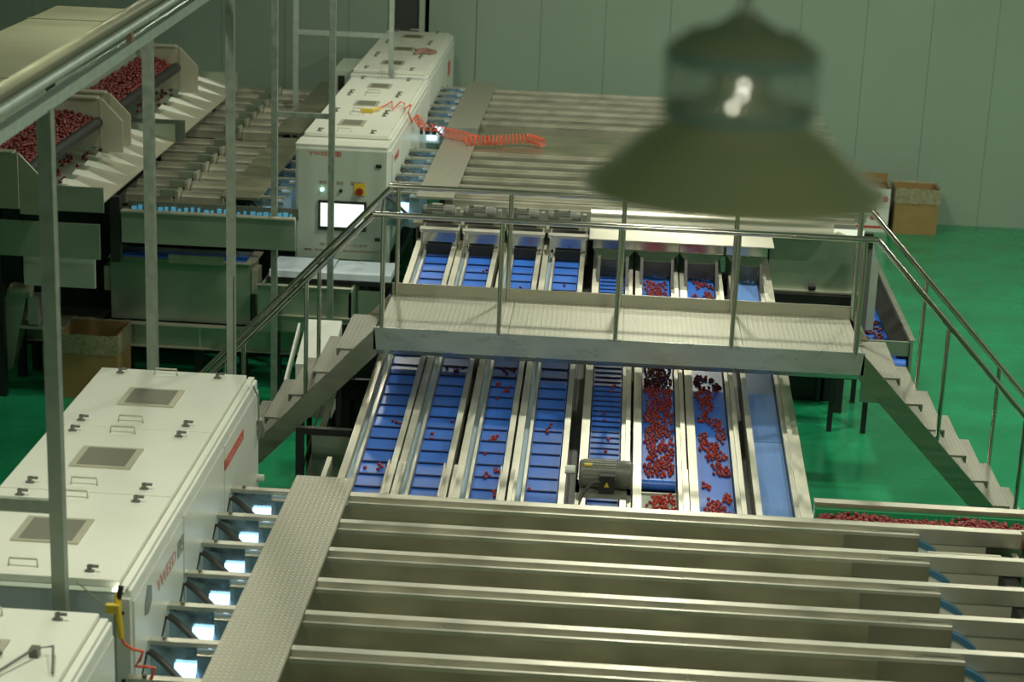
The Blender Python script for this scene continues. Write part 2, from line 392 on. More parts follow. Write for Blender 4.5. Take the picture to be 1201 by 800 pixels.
Ccab = sorter('white sorter cabinet farthest away against the far wall', -4.10, -2.90, 29.95, 34.35, 3.15,
              [(29.95, 31.4), (31.4, 32.9), (32.9, 34.3)], 29.85, 1.6)
MB().tube([(-3.3, 31.6, 3.17), (-3.2, 31.75, 3.19), (-3.05, 31.7, 3.18), (-2.98, 31.85, 3.18), (-3.15, 31.95, 3.2), (-3.3, 31.8, 3.2)], .03, 6).build('cable_pile', 'brownprint', Ccab, smooth=True)
bx(-2.889, -2.884, 33.2, 33.6, 2.55, 2.8).build('red_sticker', 'redsign', Ccab)
bx(-2.96, -2.86, 29.80, 29.86, 1.6, 3.02).build('corner_post', 'white', Ccab)
bx(-4.45, -4.14, 30.3, 31.6, 0, 3.05).build('side_cabinet', 'gray_panel', Ccab)
bx(-4.35, -4.25, 30.27, 30.31, 2.75, 2.98).build('side_screen', 'black', Ccab)

# ------------------------------------------------------------------ channel tables
def channel_table(label, ys, xa, xb, xend, xplate0, xplate1, yp0, yp1, pitch, z=2.60, tm='tray'):
    t = thing('channel_table', ((xa+xb)/2, (ys[0]+ys[-1])/2, 0), label, 'vibrating table', 'stainless tables of parallel vibrating channels')
    for i, y in enumerate(ys):
        p = pitch
        xe = xend if i else min(xend, 3.17)
        bm_ = MB().box(xplate1+.005, xe, y-.065, y-.05, z-.115, z).box(xplate1+.005, xe, y-.05, y, z-.02, z).box(xplate1+.005, xe, y-.02, y, z-.115, z-.02)
        beam = bm_.build('ridge_beam', 'steel_y', t)
        lip = MB().box(xplate1+.005, xb, y-.11, y-.068, z-.055, z-.045).box(xplate1+.005, xb, y-.137, y-.11, z-.055, z-.026)
        lip = lip.build('tray_lip', 'steel_y', t)
        for xx in (xplate1+.9, (xplate1+xb)/2+.35, xb-.33):
            MB().lathe([(.001, .02), (.012, .02), (.014, 0)], (xx, y-.088, z-.045), n=8).build('bolt', 'steel_y', lip)
        bx(xb-.27, xb-.03, y-.106, y-.08, z-.045, z-.03).build('clip', 'motor_lt', lip)
        tr = MB().slab([(xplate1-.12, y-.135, z-.05), (xb-.55, y-.135, z-.05), (xb-.55, y-.165, z-.22), (xplate1-.12, y-.165, z-.22)][::-1], .006)
        tr.slab([(xplate1-.12, y-.165, z-.22), (xb-.55, y-.165, z-.22), (xb-.55, y-p-.02, z-.26), (xplate1-.12, y-p-.02, z-.26)][::-1], .006)
        tr.build('tray', tm, t)
        te = MB().slab([(xb-.55, y-.137, z-.05), (xb, y-.137, z-.05), (xb, y-.16, z-.25), (xb-.55, y-.16, z-.25)][::-1], .006)
        te.slab([(xb-.55, y-.165, z-.25), (xb, y-.165, z-.25), (xb, y-p-.02, z-.27), (xb-.55, y-p-.02, z-.27)][::-1], .006)
        te.build('tray_end', 'tray_dark', t)
    dp = bx(xplate0, xplate1, yp0, yp1, z-.02, z+.012).build('deck_plate', 'checker', t)
    b = MB()
    for xx in (xplate0+.05, (xa+xb)/2, xend-.2):
        for yy in (yp0+.2, yp1-.3): b.box(xx, xx+.1, yy, yy+.1, 0, z-.3)
    for yy in (yp0+.2, yp1-.3): b.box(xplate0, xend, yy, yy+.1, z-.42, z-.3)
    b.split('frame_member', 'black', t)
    return t
ysD = [13.70-.525*k for k in range(8)]
TD = channel_table('large stainless channel table filling the bottom of the view', ysD, -1.84, 2.41, 3.7, -2.29, -1.84, 9.4, 13.97, .525)
bx(-1.84, 3.2, 13.70, 13.72, 2.35, 2.60).build('far_edge_plate', 'steel', TD)
# stepped drums and end frame seen past the tray ends
for y in ysD:
    dr = MB().lathe([(.001, -.055), (.38, -.055), (.38, 0), (.001, 0)], (2.30, y-.075, 2.16), 'y', 40).build('feed_drum', 'white', TD, label='pale round feeder drum with dark blue rings')
    for ra, rb in ((.345, .385), (.25, .28)):
        MB().lathe([(rb, -.062), (rb, -.01), (ra, -.01), (ra, -.062), (rb, -.062)], (2.30, y-.075, 2.16), 'y', 40).build('drum_ring', 'rimblue', dr)
    bx(2.44, 2.92, y-.06, y-.05, 1.9, 2.48).build('end_sheet', 'plate_cream', TD)
    bx(3.10, 3.14, y-.5, y-.1, 1.9, 2.46).build('end_bracket', 'steel', TD)
bx(3.22, 3.27, 9.6, 13.4, 2.28, 2.42).build('end_rail', 'steel', TD)
bx(2.95, 3.05, 9.6, 13.5, 1.5, 2.47).build('side_frame', 'black', TD)
bx(2.43, 2.96, 13.28, 13.31, 2.50, 2.56).build('end_lip', 'plate_cream', TD)

ysB = [26.75, 26.2, 25.68, 25.13, 24.6, 24.1]
TB = channel_table('middle stainless channel table behind the footbridge, with an orange hose over its far edge', ysB, -1.95, 2.75, 3.2, -2.42, -1.95, 23.75, 27.9, .53, tm='tray_dark')  # shade on the tray faces put into a darker steel colour
bx(-1.95, 3.2, 26.9, 28.3, 2.56, 2.575).build('cover_sheet', 'tray', TB)
bx(-2.42, -1.95, 27.9, 28.15, 2.40, 2.44).build('gap_sheet', 'blue_lit', TB)
MB().box(-1.95, 3.0, 23.6, 23.68, 2.35, 2.62).box(-1.4, 3.0, 23.42, 23.46, 2.35, 2.60).box(-1.95, 3.0, 23.46, 23.6, 2.45, 2.5).split('front_edge', 'steel_y', TB)
ysC = [31.95, 31.4, 30.82, 30.25, 29.68, 29.1]
TC = channel_table('farthest stainless channel table, close to the far wall', ysC, -2.0, 2.75, 3.3, -2.46, -2.0, 28.38, 32.45, .56, tm='tray_dark')  # trays darkened by colour here too, in place of shade
bx(-2.46, -2.0, 28.33, 28.38, 2.53, 2.62).build('plate_edge', 'steel_y', TC)

# left-hand tables (mirror side), with clip boxes between short and long channels
def left_table(label, ys, x0, x1, xp0, xp1, yp0, yp1, z=2.60):
    t = thing('channel_table', ((x0+x1)/2, (ys[0]+ys[-1])/2, 0), label, 'vibrating table', 'dim channel tables left of the cabinets')
    for i, y in enumerate(ys):
        MB().box(x0, x0+.72, y-.045, y, z-.16, z).box(x0, x0+.72, y-.12, y-.045, z-.16, z-.05).build('short_channel', 'steel_y', t)
        MB().box(x0+.86, x1, y-.045, y, z-.17, z).box(x0+.86, x1, y-.12, y-.045, z-.17, z-.05).build('ridge_beam', 'steel_y', t)
        bx(x0+.60, x0+.82, y-.16, y-.10, z-.05, z+.035).build('clip_box', 'sage_steel', t)
        bx(x0+.80, x0+.84, y-.22, y+.02, z-.12, z+.03).build('clip', 'steel_y', t)
        bx(x0, x1, y-.5, y-.12, z-.22, z-.20).build('tray', 'tray_dark', t)
    bx(xp0, xp1, yp0, yp1, z-.02, z+.012).build('deck_plate', 'tray', t)
    b = MB()
    for xx in (x0+.1, x1-.2):
        for yy in (yp0+1.9, yp1-.3): b.box(xx, xx+.1, yy, yy+.1, 0, z-.25)
    b.split('frame_member', 'black', t)
    return t
LB = left_table('dim left channel table beside the cabinet with the screen', [26.7-.54*k for k in range(7)], -6.14, -4.77, -4.77, -4.30, 23.2, 27.0)
LC = left_table('dim left channel table beside the farthest cabinet', [31.0-.55*k for k in range(7)], -6.2, -4.85, -4.85, -4.45, 27.4, 31.8)

# ------------------------------------------------------------------ chute heads with hoses and lamps
def chute_head(label, x0, x1, y, z, group, side=1):
    t = thing('chute_head', ((x0+x1)/2, y-.2, z-.45), label, 'chute', group)
    bx(x0, x1, y-.06, y, z-.03, z).build('top_bar', 'steel_y', t)
    MB().lathe([(.001, .018), (.014, .018), (.014, 0)], (x0+.1, y-.03, z), n=8).build('bolt', 'motor', t)
    W_ = x1-x0
    bx(x0+.01, x1-.13, y-.04, y-.03, z-.45, z-.03).build('back_sheet', 'chutesteel', t)
    bx(x1-.13, x1-.01, y-.075, y-.066, z-.45, z-.03).build('side_plate', 'blue_lit', t, label='side plate coloured pale blue as if lamp-lit')
    bx(x1-.12, x1, y-.14, y-.08, z-.06, z-.045).build('bracket', 'steel', t)
    MB().slab([(x0+.17, y-.14, z-.26), (x1-.135, y-.14, z-.26), (x1-.135, y-.06, z-.14), (x0+.17, y-.06, z-.14)], .01).build('lamp_panel', 'led', t, label='glowing blue-white inspection lamp')
    pts = []
    for k in range(9):
        a = k/8
        pts.append((x0+.02+a*(W_-.16), y-.09-.14*a, z-.06-.05*math.sin(a*PI*.5)-.13*a**1.6))
    MB().tube(pts, .022, 8).build('air_hose', 'hose', t, smooth=True)
    MB().tube([(x0+.0, y-.1, z-.06), (x0, y-.3, z-.2), (x0+.03, y-.42, z-.42)], .012, 6).build('cable', 'rubber', t, smooth=True)
    return t
ordw = ['first', 'second', 'third', 'fourth', 'fifth', 'sixth', 'seventh', 'eighth']
h0 = None
for k, y in enumerate(ysD[:7]):
    lb = f'blue-lit chute head with black hose, {ordw[k]} from the far end of the near white cabinet'
    if h0 is None: h0 = chute_head(lb, -2.74, -2.295, y, 2.60, 'chute heads beside the near cabinet')
    else:
        c = copy_tree(h0, None, (0, y-ysD[0], 0)); c['label'] = lb
h1 = None
for k, y in enumerate([26.75, 26.2, 25.68, 25.13, 24.6, 24.05]):
    c = copy_tree(h0, None, (-.10, y-ysD[0], 0)); c['group'] = 'chute heads beside the cabinet with the screen'
    c['label'] = f'bluish chute head, {ordw[k]} from the far end of the cabinet with the screen'
for k, y in enumerate([32.0, 31.45, 30.9, 30.3, 29.75, 29.2]):
    c = copy_tree(h0, None, (-.14, y-ysD[0], 0)); c['group'] = 'chute heads beside the farthest cabinet'
    c['label'] = f'bluish chute head, {ordw[k]} from the wall beside the farthest cabinet'
for k, y in enumerate([26.2, 25.66, 25.12, 24.58, 24.04, 23.5]):
    c = copy_tree(h0, None, (-1.72, y-ysD[0], -.02)); c['group'] = 'chute heads on the dim left side of the cabinet with the screen'
    c['label'] = f'blue-lit chute head left of the cabinet with the screen, {ordw[k]} from its far end'

# ------------------------------------------------------------------ inclined belt conveyors under the bridge
def zb(Y, dz=0): return 2.47+dz+.085*(Y-17.44)
BC = [-1.825, -1.365, -.888, -.43, .066, .526, .988, 1.468]
BW = [.25, .245, .225, .255, .255, .28, .28, .245]
YN, YFAR = 13.98, 20.75
belt_words = ['leftmost blue belt conveyor, cleated, beside the stair', 'second blue cleated belt conveyor from the left', 'third blue cleated belt conveyor from the left, sprinkled with berries',
              'fourth blue cleated belt conveyor from the left, almost empty', 'fifth blue belt conveyor from the left, with close cleats and a near-end motor',
              'sixth belt conveyor from the left, crowded with red berries and ending in a blue roller', 'seventh belt conveyor from the left, loosely covered with red berries',
              'rightmost belt conveyor, plain pale blue belt without cleats']
def long_box(x0, x1, ya, yb, d0, d1):   # box that follows the slope of the belts
    a = [(x0, ya, zb(ya, d0)), (x1, ya, zb(ya, d0)), (x1, yb, zb(yb, d0)), (x0, yb, zb(yb, d0))]
    b = [(x0, ya, zb(ya, d1)), (x1, ya, zb(ya, d1)), (x1, yb, zb(yb, d1)), (x0, yb, zb(yb, d1))]
    return a, b
cleat_proto = {}
for i in range(8):
    c, w_ = BC[i], BW[i]; l, r = c-w_/2, c+w_/2
    t = thing('belt_conveyor', (c, 17.3, 0), belt_words[i], 'conveyor', 'inclined blue belt conveyors')
    yn = 15.2 if i == 5 else YN
    bm_ = MB(); bm_.hexa(*long_box(l, r, yn, YFAR, -.05, 0))
    belt = bm_.build('belt', 'belt' if i < 7 else 'belt_light', t)
    # side rails
    wide = i < 4
    if wide:
        MB().hexa(*long_box(l-.135, l-.075, YN, YFAR, -.12, .075)).build('outer_rail', 'steel_y', t)
        MB().hexa(*long_box(l-.075, l-.03, YN, YFAR, -.10, -.01)).build('rail_channel', 'blue_lit', t)  # bluish reflection put into the channel colour
        MB().hexa(*long_box(l-.03, l-.004, YN, YFAR, -.05, .05)).build('guide_rail', 'steel_y', t)
        MB().hexa(*long_box(r+.012, r+.062, YN, YFAR, -.12, .075)).build('outer_rail', 'steel_y', t)
    else:
        gl = .07 if i < 7 else .05
        MB().hexa(*long_box(l-gl-.01, l-.01, YN, YFAR, -.12, .075)).build('outer_rail', 'steel_y', t)
        MB().hexa(*long_box(r+.01, r+.045, YN, YFAR, -.12, .055)).build('guide_rail', 'steel_y', t)
        MB().hexa(*long_box(r+.045, r+.085, YN, YFAR, -.12, .085)).build('outer_rail', 'steel_y', t)
        if i == 7: MB().hexa(*long_box(r+.085, r+.15, YN, YFAR, -.16, .05)).build('side_skirt', 'steel_y', t)
    # cleats
    if i < 5:
        pitch = .235 if i < 4 else .112
        hh = .013 if i < 4 else .011
        y = YN+.06+.03*i; first = None
        while y < YFAR-.1:
            if first is None:
                q = MB(); q.hexa(*long_box(l+.006, r-.006, y-.008, y+.008, 0, hh)); first = q.build('cleat', 'cleat', t)
                fl = Vector(first.location); y0 = y
            else:
                link_copy(first, fl+Vector((0, y-y0, .085*(y-y0))), t)
            y += pitch
    elif i == 7:
        MB().hexa(*long_box(l, r, 16.05, 16.06, 0, .002)).build('shadow_line', 'cleat', t)  # dark line painted where the bridge shadow ends on the belt
    # end rollers
    ry = yn
    MB().lathe([(.001, l), (.05, l), (.05, r), (.001, r)], (0, ry, zb(ry, -.05)), 'x', 20).build('end_roller', 'belt' if i < 7 else 'belt_light', t, smooth=True)
    # guide plates standing at the near end
    if i == 0: MB().hexa(*long_box(l-.27, l-.23, YN, 15.1, -.12, .08)).build('guide_plate', 'steel_y', t)
    if i in (0, 1, 2):
        MB().hexa(*long_box(r+.0, r+.012, YN, 15.0, -.02, .13)).build('guide_plate', 'steel_y', t)
        MB().hexa(*long_box(r+.085, r+.12, YN, 15.0, -.02, .12)).build('guide_plate', 'steel_y', t)
    if i == 6:
        MB().hexa(*long_box(l-.13, l-.09, YN, 15.2, -.05, .10)).build('guide_plate', 'steel_y', t)
    # rubber cheeks near the feed end
    if i >= 4:
        for xx in (l-.035, r+.005): MB().prism([(19.62, zb(19.62)+.06), (20.03, zb(20.03)), (20.03, 2.93), (19.98, 2.93)], 'x', xx, xx+.03).build('rubber_cheek', 'rubber', t)
    b = MB()
    for yy in (14.6, 17.3, 20.3):
        for xx in (l-.02, r-.03): b.box(xx, xx+.05, yy, yy+.05, 0, zb(yy, -.1))
        b.box(l-.02, r+.02, yy, yy+.05, 1.2, 1.26)
    b.hexa(*long_box(l-.14 if i < 4 else l-.17, r+.09, YN+.1, YFAR, -.22, -.13))
    b.split('frame_member', 'black', t)
    # far hood for the first four belts
    if i < 4:
        bx(l-.06, r+.06, 20.5, 20.51, 2.84, 2.97).build('hood', 'mirror', t, label='polished hood panel reflecting the blue belt')
        bx(l-.09, r+.09, 20.49, 20.62, 2.97, 3.0).build('hood_edge', 'steel_y', t)
        bx(l-.01, r+.01, 20.44, 20.45, 2.74, 2.85).build('rubber_flap', 'rubber', t)
        for xx in (l-.07, r+.06): bx(xx, xx+.012, 20.44, 20.9, 2.72, 2.98).build('hood_side', 'steel_y', t)

def gear_motor(label, cx, cy, z, L, r, group=None):
    t = thing('gear_motor', (cx, cy, z-r-.03), label, 'motor', group)
    MB().lathe([(.001, -L/2), (r*.8, -L/2), (r*.95, -L/2+.02), (r, -L/2+.05), (r, L/2-.1), (r*1.06, L/2-.09), (r*1.06, L/2-.02), (r*.8, L/2), (.001, L/2)], (cx, cy, z), 'x', 24).build('housing', 'motor', t, smooth=True)
    b = MB()
    for k in range(9):
        a = PI*(.05+.1*k)
        y_, z_ = cy-math.cos(a)*r, z+math.sin(a)*r
        b.box(cx-L/2+.06, cx+L/2-.12, y_-.003, y_+.003, z_-.008, z_+.010)
    b.build('cooling_fins', 'motor', t)
    bx(cx-.07, cx+.04, cy-r*.5, cy+r*.3, z+r*.8, z+r*1.18).build('terminal_box', 'motor_lt', t)
    bx(cx-.06, cx+.08, cy-r*1.04, cy-r*.8, z-.01, z+.02).build('name_plate', 'motor_lt', t)
    bx(cx-L/2+.02, cx+L/2-.02, cy-r, cy+r, z-r-.03, z-r+.01).build('foot_plate', 'rubber', t)
    bx(cx+L/2+.02, cx+L/2+.06, cy-.04, cy+.04, z-r-.02, z+.05).build('gear_box', 'motor_lt', t)
    return t
mw = ['leftmost of the four grey motors in a row over the far belt ends', 'second of the four grey motors over the far belt ends', 'third of the four grey motors over the far belt ends', 'rightmost of the four grey motors in a row over the far belt ends']
m0 = None
for i in range(4):
    mx_ = BC[i]-.06
    if m0 is None: m0 = gear_motor(mw[0], mx_, 21.0, 3.08, .36, .075, 'motors over the far belt ends')
    else:
        c = copy_tree(m0, None, (mx_-(BC[0]-.06), 0, 0)); c['label'] = mw[i]
sh = thing('motor_shelf', (-1.1, 21.05, 0), 'stainless shelf carrying the row of four grey motors', 'shelf')
bx(-2.15, -.15, 20.86, 21.2, 2.93, 2.975).build('shelf_plate', 'steel', sh)
b = MB()
for xx in (-2.12, -.22): b.box(xx, xx+.06, 21.1, 21.16, 0, 2.93)
b.split('leg', 'black', sh)
bx(-2.15, -.15, 21.2, 21.22, 2.4, 2.93).build('back_plate', 'tray_dark', sh)
for i in range(4): bx(BC[i]+.205, BC[i]+.235, 20.9, 21.0, 2.975, 3.04).build('mount_block', 'white', sh)

# big near motor over the fifth belt
mz = 2.62
bm5 = thing('gear_motor', (.06, 14.2, 2.36), 'large grey motor with black cable over the near end of the fifth belt', 'motor')
MB().lathe([(.001, -.21), (.085, -.21), (.10, -.20), (.105, -.19), (.105, .10), (.112, .11), (.112, .19), (.09, .21), (.001, .21)], (.08, 14.35, mz), 'x', 28).build('housing', 'motor', bm5, smooth=True)
b = MB()
for k in range(12):
    a = PI*(.02+.08*k); y_, z_ = 14.35-math.cos(a)*.105, mz+math.sin(a)*.105
    b.box(-.1, .16, y_-.003, y_+.003, z_-.006, z_+.007)
b.build('cooling_fins', 'motor_lt', bm5)
tb = bx(.03, .15, 14.17, 14.25, mz-.09, mz+.05).build('terminal_box', 'rubber', bm5)
MB().prism([(.07, mz-.04), (.11, mz-.04), (.09, mz+.0)], 'y', 14.167, 14.17).build('warning_sticker', 'yellow', tb)
bx(-.09, -.03, 14.27, 14.31, mz+.085, mz+.10).build('yellow_tag', 'yellow', bm5)
MB().lathe([(.001, -.05), (.035, -.05), (.035, .03), (.001, .03)], (-.19, 14.35, mz+.02), 'x', 16).build('shaft_end', 'white', bm5, smooth=True)
MB().tube([(.05, 14.19, mz-.01), (-.02, 14.15, mz-.0), (-.09, 14.08, mz-.06), (-.13, 14.02, mz-.16), (-.14, 13.98, mz-.24)], .015, 8).build('power_cable', 'hose', bm5, smooth=True)
MB().box(-.15, .28, 14.2, 14.48, mz-.15, mz-.11).box(-.15, .28, 13.95, 14.0, mz-.30, mz-.16).box(-.15, -.12, 13.95, 14.48, mz-.33, mz-.11).box(.25, .28, 13.95, 14.48, mz-.33, mz-.11).split('mount_plate', 'steel_y', bm5)
for xx, yy in ((-.13, 13.94), (.265, 13.94), (.265, 14.1), (-.13, 14.15)): MB().lathe([(.001, -.02), (.012, -.02), (.012, 0)], (xx, yy+.005, mz-.2), 'y', 8).build('bolt', 'steel_y', bm5)

# spill tray below the end of belt six
ct = thing('catch_chute', (.53, 14.4, 1.9), 'green bottomed chute catching berries below the blue roller of the sixth belt', 'chute')
bx(.385, .67, 13.98, 15.08, 2.17, 2.18).build('chute_floor', 'gray_panel', ct)
bx(.385, .67, 15.08, 15.1, 2.1, 2.2).build('chute_back', 'steel_y', ct)

# ------------------------------------------------------------------ feed hopper over belts five to eight
fh = thing('feed_hopper', (.9, 21.5, 0), 'stainless feed hopper with slanted blue-reflecting chutes and fringed black curtains over the right-hand belts', 'hopper')
prof = []
for k in range(9):
    a = PI*k/8; prof.append((20.80-.13*math.cos(a), 3.11+.15*math.sin(a)))
MB().prism(prof, 'x', -.20, 2.42).build('round_cover', 'steel', fh, smooth=True)
MB().slab([(-.20, 20.13, 3.075), (1.75, 20.13, 3.075), (1.75, 20.67, 3.11), (-.20, 20.67, 3.11)], .012).build('ledge', 'steel_y', fh, label='bright stainless ledge')
for i in range(4, 8):
    l, r = BC[i]-BW[i]/2, BC[i]+BW[i]/2
    bx(l-.095, r+.095, 20.13, 20.14, 2.975, 3.065).build('upper_chute', 'mirror', fh)
    MB().hexa([(l-.0, 20.06, 2.875), (r+.0, 20.06, 2.875), (r+.0, 20.07, 2.875), (l-.0, 20.07, 2.875)], [(l-.095, 20.12, 2.975), (r+.095, 20.12, 2.975), (r+.095, 20.13, 2.975), (l-.095, 20.13, 2.975)]).build('lower_chute', 'mirror', fh)
    cu = MB(); n = 14
    for k in range(n):
        a = l+(r-l)*k/n; ln = random.uniform(.005, .04)
        cu.box(a+.001, a+(r-l)/n-.001, 20.05, 20.056, zb(20.05)+ln, 2.885)
    tag(cu.build('fringed_curtain', 'curtain', fh), kind='stuff')
MB().box(-.2, -.15, 20.9, 20.95, 0, 3.1).box(1.72, 1.77, 20.9, 20.95, 0, 3.1).split('leg', 'black', fh)
bx(-.2, 2.42, 20.93, 20.96, 2.75, 3.12).build('rear_plate', 'sage_steel', fh)

# stainless wall panel, dark frame and box at the right behind the bridge
rp = thing('outfeed_machine', (2.3, 21.5, 0), 'smooth grey-green stainless machine side right of the belts, over a black frame', 'machine')
bx(1.78, 2.86, 21.52, 21.56, 2.27, 2.87).build('side_sheet', 'sage_steel', rp)
bx(1.78, 2.86, 21.45, 21.56, 2.25, 2.27).build('bottom_lip', 'steel_y', rp)
MB().box(1.78, 2.86, 21.4, 21.5, 2.08, 2.24).box(1.78, 2.86, 21.3, 21.34, 1.9, 2.05).box(1.7, 2.9, 21.6, 21.64, 1.2, 2.0).box(1.78, 2.86, 23.2, 23.3, 1.15, 1.6).box(1.6, 3.0, 24.4, 24.5, 0, .6).box(1.7, 1.78, 21.5, 24.4, 1.6, 1.72).box(2.8, 2.86, 21.5, 24.4, 1.6, 1.72).box(1.7, 1.78, 24.35, 24.43, 0, 1.6).box(2.8, 2.86, 24.35, 24.43, 0, 1.6).split('frame_member', 'black', rp)
bx(1.78, 2.86, 21.296, 21.30, 2.03, 2.045).build('frame_edge', 'motor_lt', rp)
MB().lathe([(.001, -.04), (.04, -.04), (.04, .04), (.001, .04)], (2.32, 21.46, 2.32), 'x', 14).build('small_roller', 'rubber', rp, smooth=True)
MB().box(2.0, 2.2, 21.26, 21.28, 1.8, 1.93).box(2.3, 2.55, 21.26, 21.28, 1.78, 1.92).split('lower_box', 'sage_steel', rp)
cp = thing('junction_cabinet', (2.88, 21.3, 1.6), 'pale upright with a black box at the right end, behind the bridge', 'cabinet')
bx(2.83, 2.93, 21.25, 21.35, 1.6, 2.98).build('post', 'motor', cp)
bx(2.83, 2.88, 21.35, 21.5, 1.6, 1.72).build('post_bracket', 'motor', cp)
bx(2.82, 2.92, 21.19, 21.25, 2.86, 3.03).build('black_box', 'black', cp)
MB().slab([(2.93, 21.3, 2.95), (3.02, 21.3, 2.55), (3.02, 21.3, 1.9), (2.93, 21.3, 1.9)], .02).build('side_brace', 'gray_panel', cp)
bx(2.45, 2.9, 21.6, 21.9, 2.80, 2.90).build('white_box', 'white', cp)
MB().tube([(2.15, 21.65, 2.85), (2.3, 21.7, 2.93), (2.45, 21.6, 2.88), (2.58, 21.58, 2.93), (2.66, 21.56, 2.9)], .018, 6).tube([(2.1, 21.72, 2.86), (2.25, 21.6, 2.9), (2.42, 21.7, 2.95), (2.55, 21.6, 2.9)], .015, 6).build('tangled_cables', 'plate_cream', cp, smooth=True)
bx(2.0, 2.5, 21.6, 21.9, 2.80, 2.84).build('cable_shelf', 'sage_steel', cp)

# right-hand outfeed trough conveyor
tr = thing('trough_conveyor', (3.1, 22.4, 0), 'narrow trough conveyor with blue belt and dark berries beyond the right stair', 'conveyor')
bx(2.80, 2.84, 20.45, 24.6, 1.65, 2.05).build('side_wall', 'sage_steel', tr)
bx(3.32, 3.35, 20.45, 24.6, 1.65, 2.04).build('side_wall', 'sage_steel', tr)
bx(3.31, 3.37, 20.45, 24.6, 2.04, 2.05).build('top_flange', 'steel', tr)
MB().box(2.84, 3.31, 20.47, 20.50, 1.86, 2.02).build('end_wall', 'sage_steel', tr)
bx(2.84, 3.31, 20.5, 24.6, 1.74, 1.80).build('belt', 'belt', tr)
MB().lathe([(.001, 2.88), (.07, 2.88), (.07, 3.28), (.001, 3.28)], (0, 20.45, 1.76), 'x', 18).build('end_roller', 'belt', tr, smooth=True)
bx(2.84, 3.31, 20.5, 20.54, 1.3, 1.68).build('apron', 'sage_steel', tr)
b = MB()
for xx in (2.84, 3.26):
    for yy in (23.2, 24.4): b.box(xx, xx+.06, yy, yy+.06, 0, 1.66)
b.split('leg', 'black', tr)
MB().slab([(3.18, 20.5, 1.86), (3.31, 20.5, 2.0), (3.31, 24.5, 2.0), (3.18, 24.5, 1.86)], .01).build('inner_flap', 'black', tr)

# ------------------------------------------------------------------ berries
ICO = None
def berry_mesh():
    me = bpy.data.meshes.new('berry'); bm = bmesh.new()
    bmesh.ops.create_icosphere(bm, subdivisions=2, radius=.0150)
    for v in bm.verts:
        v.co.x *= 1.18
        if v.co.x > .012: v.co.x -= .003
    bm.to_mesh(me); bm.free()
    for p in me.polygons: p.use_smooth = True
    me.materials.append(M['berry']); return me
BM_ = berry_mesh()
def scatter(c, w_, y0, y1, n, seeds, spread, exclude=None):
    pts = []; tries = 0
    cl = [(random.uniform(c-w_/2+.03, c+w_/2-.03), random.uniform(y0, y1), random.uniform(.5, 1.3)) for _ in range(seeds)]
    while len(pts) < n and tries < n*60:
        tries += 1
        q = random.choice(cl)
        x_, y_ = random.gauss(q[0], spread*q[2]*.55), random.gauss(q[1], spread*q[2])
        if not (c-w_/2+.016 < x_ < c+w_/2-.016 and y0 < y_ < y1): continue
        if any((x_-a)**2+(y_-b_)**2 < .027**2 for a, b_ in pts): continue
        if exclude and x_ > c+.02 and random.random() < exclude: continue
        pts.append((x_, y_))
    return pts
bl = ['small dark red berry on the leftmost blue belt', 'small dark red berry on the second blue belt from the left', 'small dark red berry on the third blue belt from the left',
      'small dark red berry on the fourth blue belt from the left', 'small dark red berry on the fifth belt beyond the near motor', 'red berry among the crowd on the sixth belt, ahead of its blue roller',
      'red berry in the loose clusters on the seventh belt', '']
allp = []
for i, (n, sd) in enumerate([(20, 13), (16, 10), (56, 22), (9, 7), (12, 10)]):
    for p in scatter(BC[i], BW[i], YN+.4 if i < 4 else 14.8, 20.1, n, sd, .06): allp.append((p[1], i, p))
for p in scatter(BC[5], BW[5], 15.22, 20.0, 720, 120, .055, .45): allp.append((p[1], 5, p))
for p in scatter(BC[6], BW[6], 14.1, 20.0, 540, 110, .034): allp.append((p[1], 6, p))
allp.sort()
near, far = allp[:300], allp[300:]
for Y, i, p in near:
    o = bpy.data.objects.new('berry', BM_); COL.objects.link(o)
    o.location = (p[0], p[1], zb(p[1])+.0115); o.rotation_euler = (random.uniform(-.4, .4), random.uniform(-.4, .4), random.uniform(0, 6.28))
    lb = bl[i]
    if i >= 5:
        side = ['along the left edge', 'in the middle', 'along the right edge'][min(2, int((p[0]-BC[i]+BW[i]/2)/(BW[i]/3)))]
        row = 'nearest the blue roller' if i == 5 and p[1] < 15.55 else ('a little farther up' if i == 5 else ('at its near end' if p[1] < 14.9 else 'farther up'))
        lb = f"red berry {side} of the {'crowded sixth' if i == 5 else 'loosely covered seventh'} belt, {row}"
    else: lb = bl[i]+(', near end' if p[1] < 15.2 else ', farther up')
    tag(o, lb, 'berry', lb.replace('small dark red berry', 'berries').replace('red berry', 'berries'))
def berry_blob(name, pts, m_, r=.0150, sub=1):
    bm = bmesh.new(); bmesh.ops.create_icosphere(bm, subdivisions=sub, radius=r)
    bv = [v.co.copy() for v in bm.verts]; bf = [tuple(v.index for v in f.verts) for f in bm.faces]; bm.free()
    mb = MB()
    for p in pts:
        a = random.uniform(0, 6.28); ca, sa = math.cos(a), math.sin(a)
        mb.add([(p[0]+(v.x*1.2)*ca-v.y*sa, p[1]+v.x*1.2*sa+v.y*ca, p[2]+v.z) for v in bv], bf)
    o = mb.build(name, m_, None)
    for q in o.data.polygons: q.use_smooth = True
    return o
tag(berry_blob('berries', [(p[0], p[1], zb(p[1])+.0115) for Y, i, p in far], 'berry'), 'many red berries farther up the blue belts, under and beyond the footbridge', 'berries', kind='stuff')
sp = []
for _ in range(210):
    x_, y_ = random.uniform(.40, .655), random.uniform(14.5, 15.06)
    if (x_-.40)*1.6+(15.06-y_)*.8 < random.uniform(.1, .6): continue
    sp.append((x_, y_, 2.193+random.choice((0, 0, .02))))
tag(berry_blob('berries', sp, 'berry'), 'red berries tumbling into the chute below the blue roller', 'berries', kind='stuff')
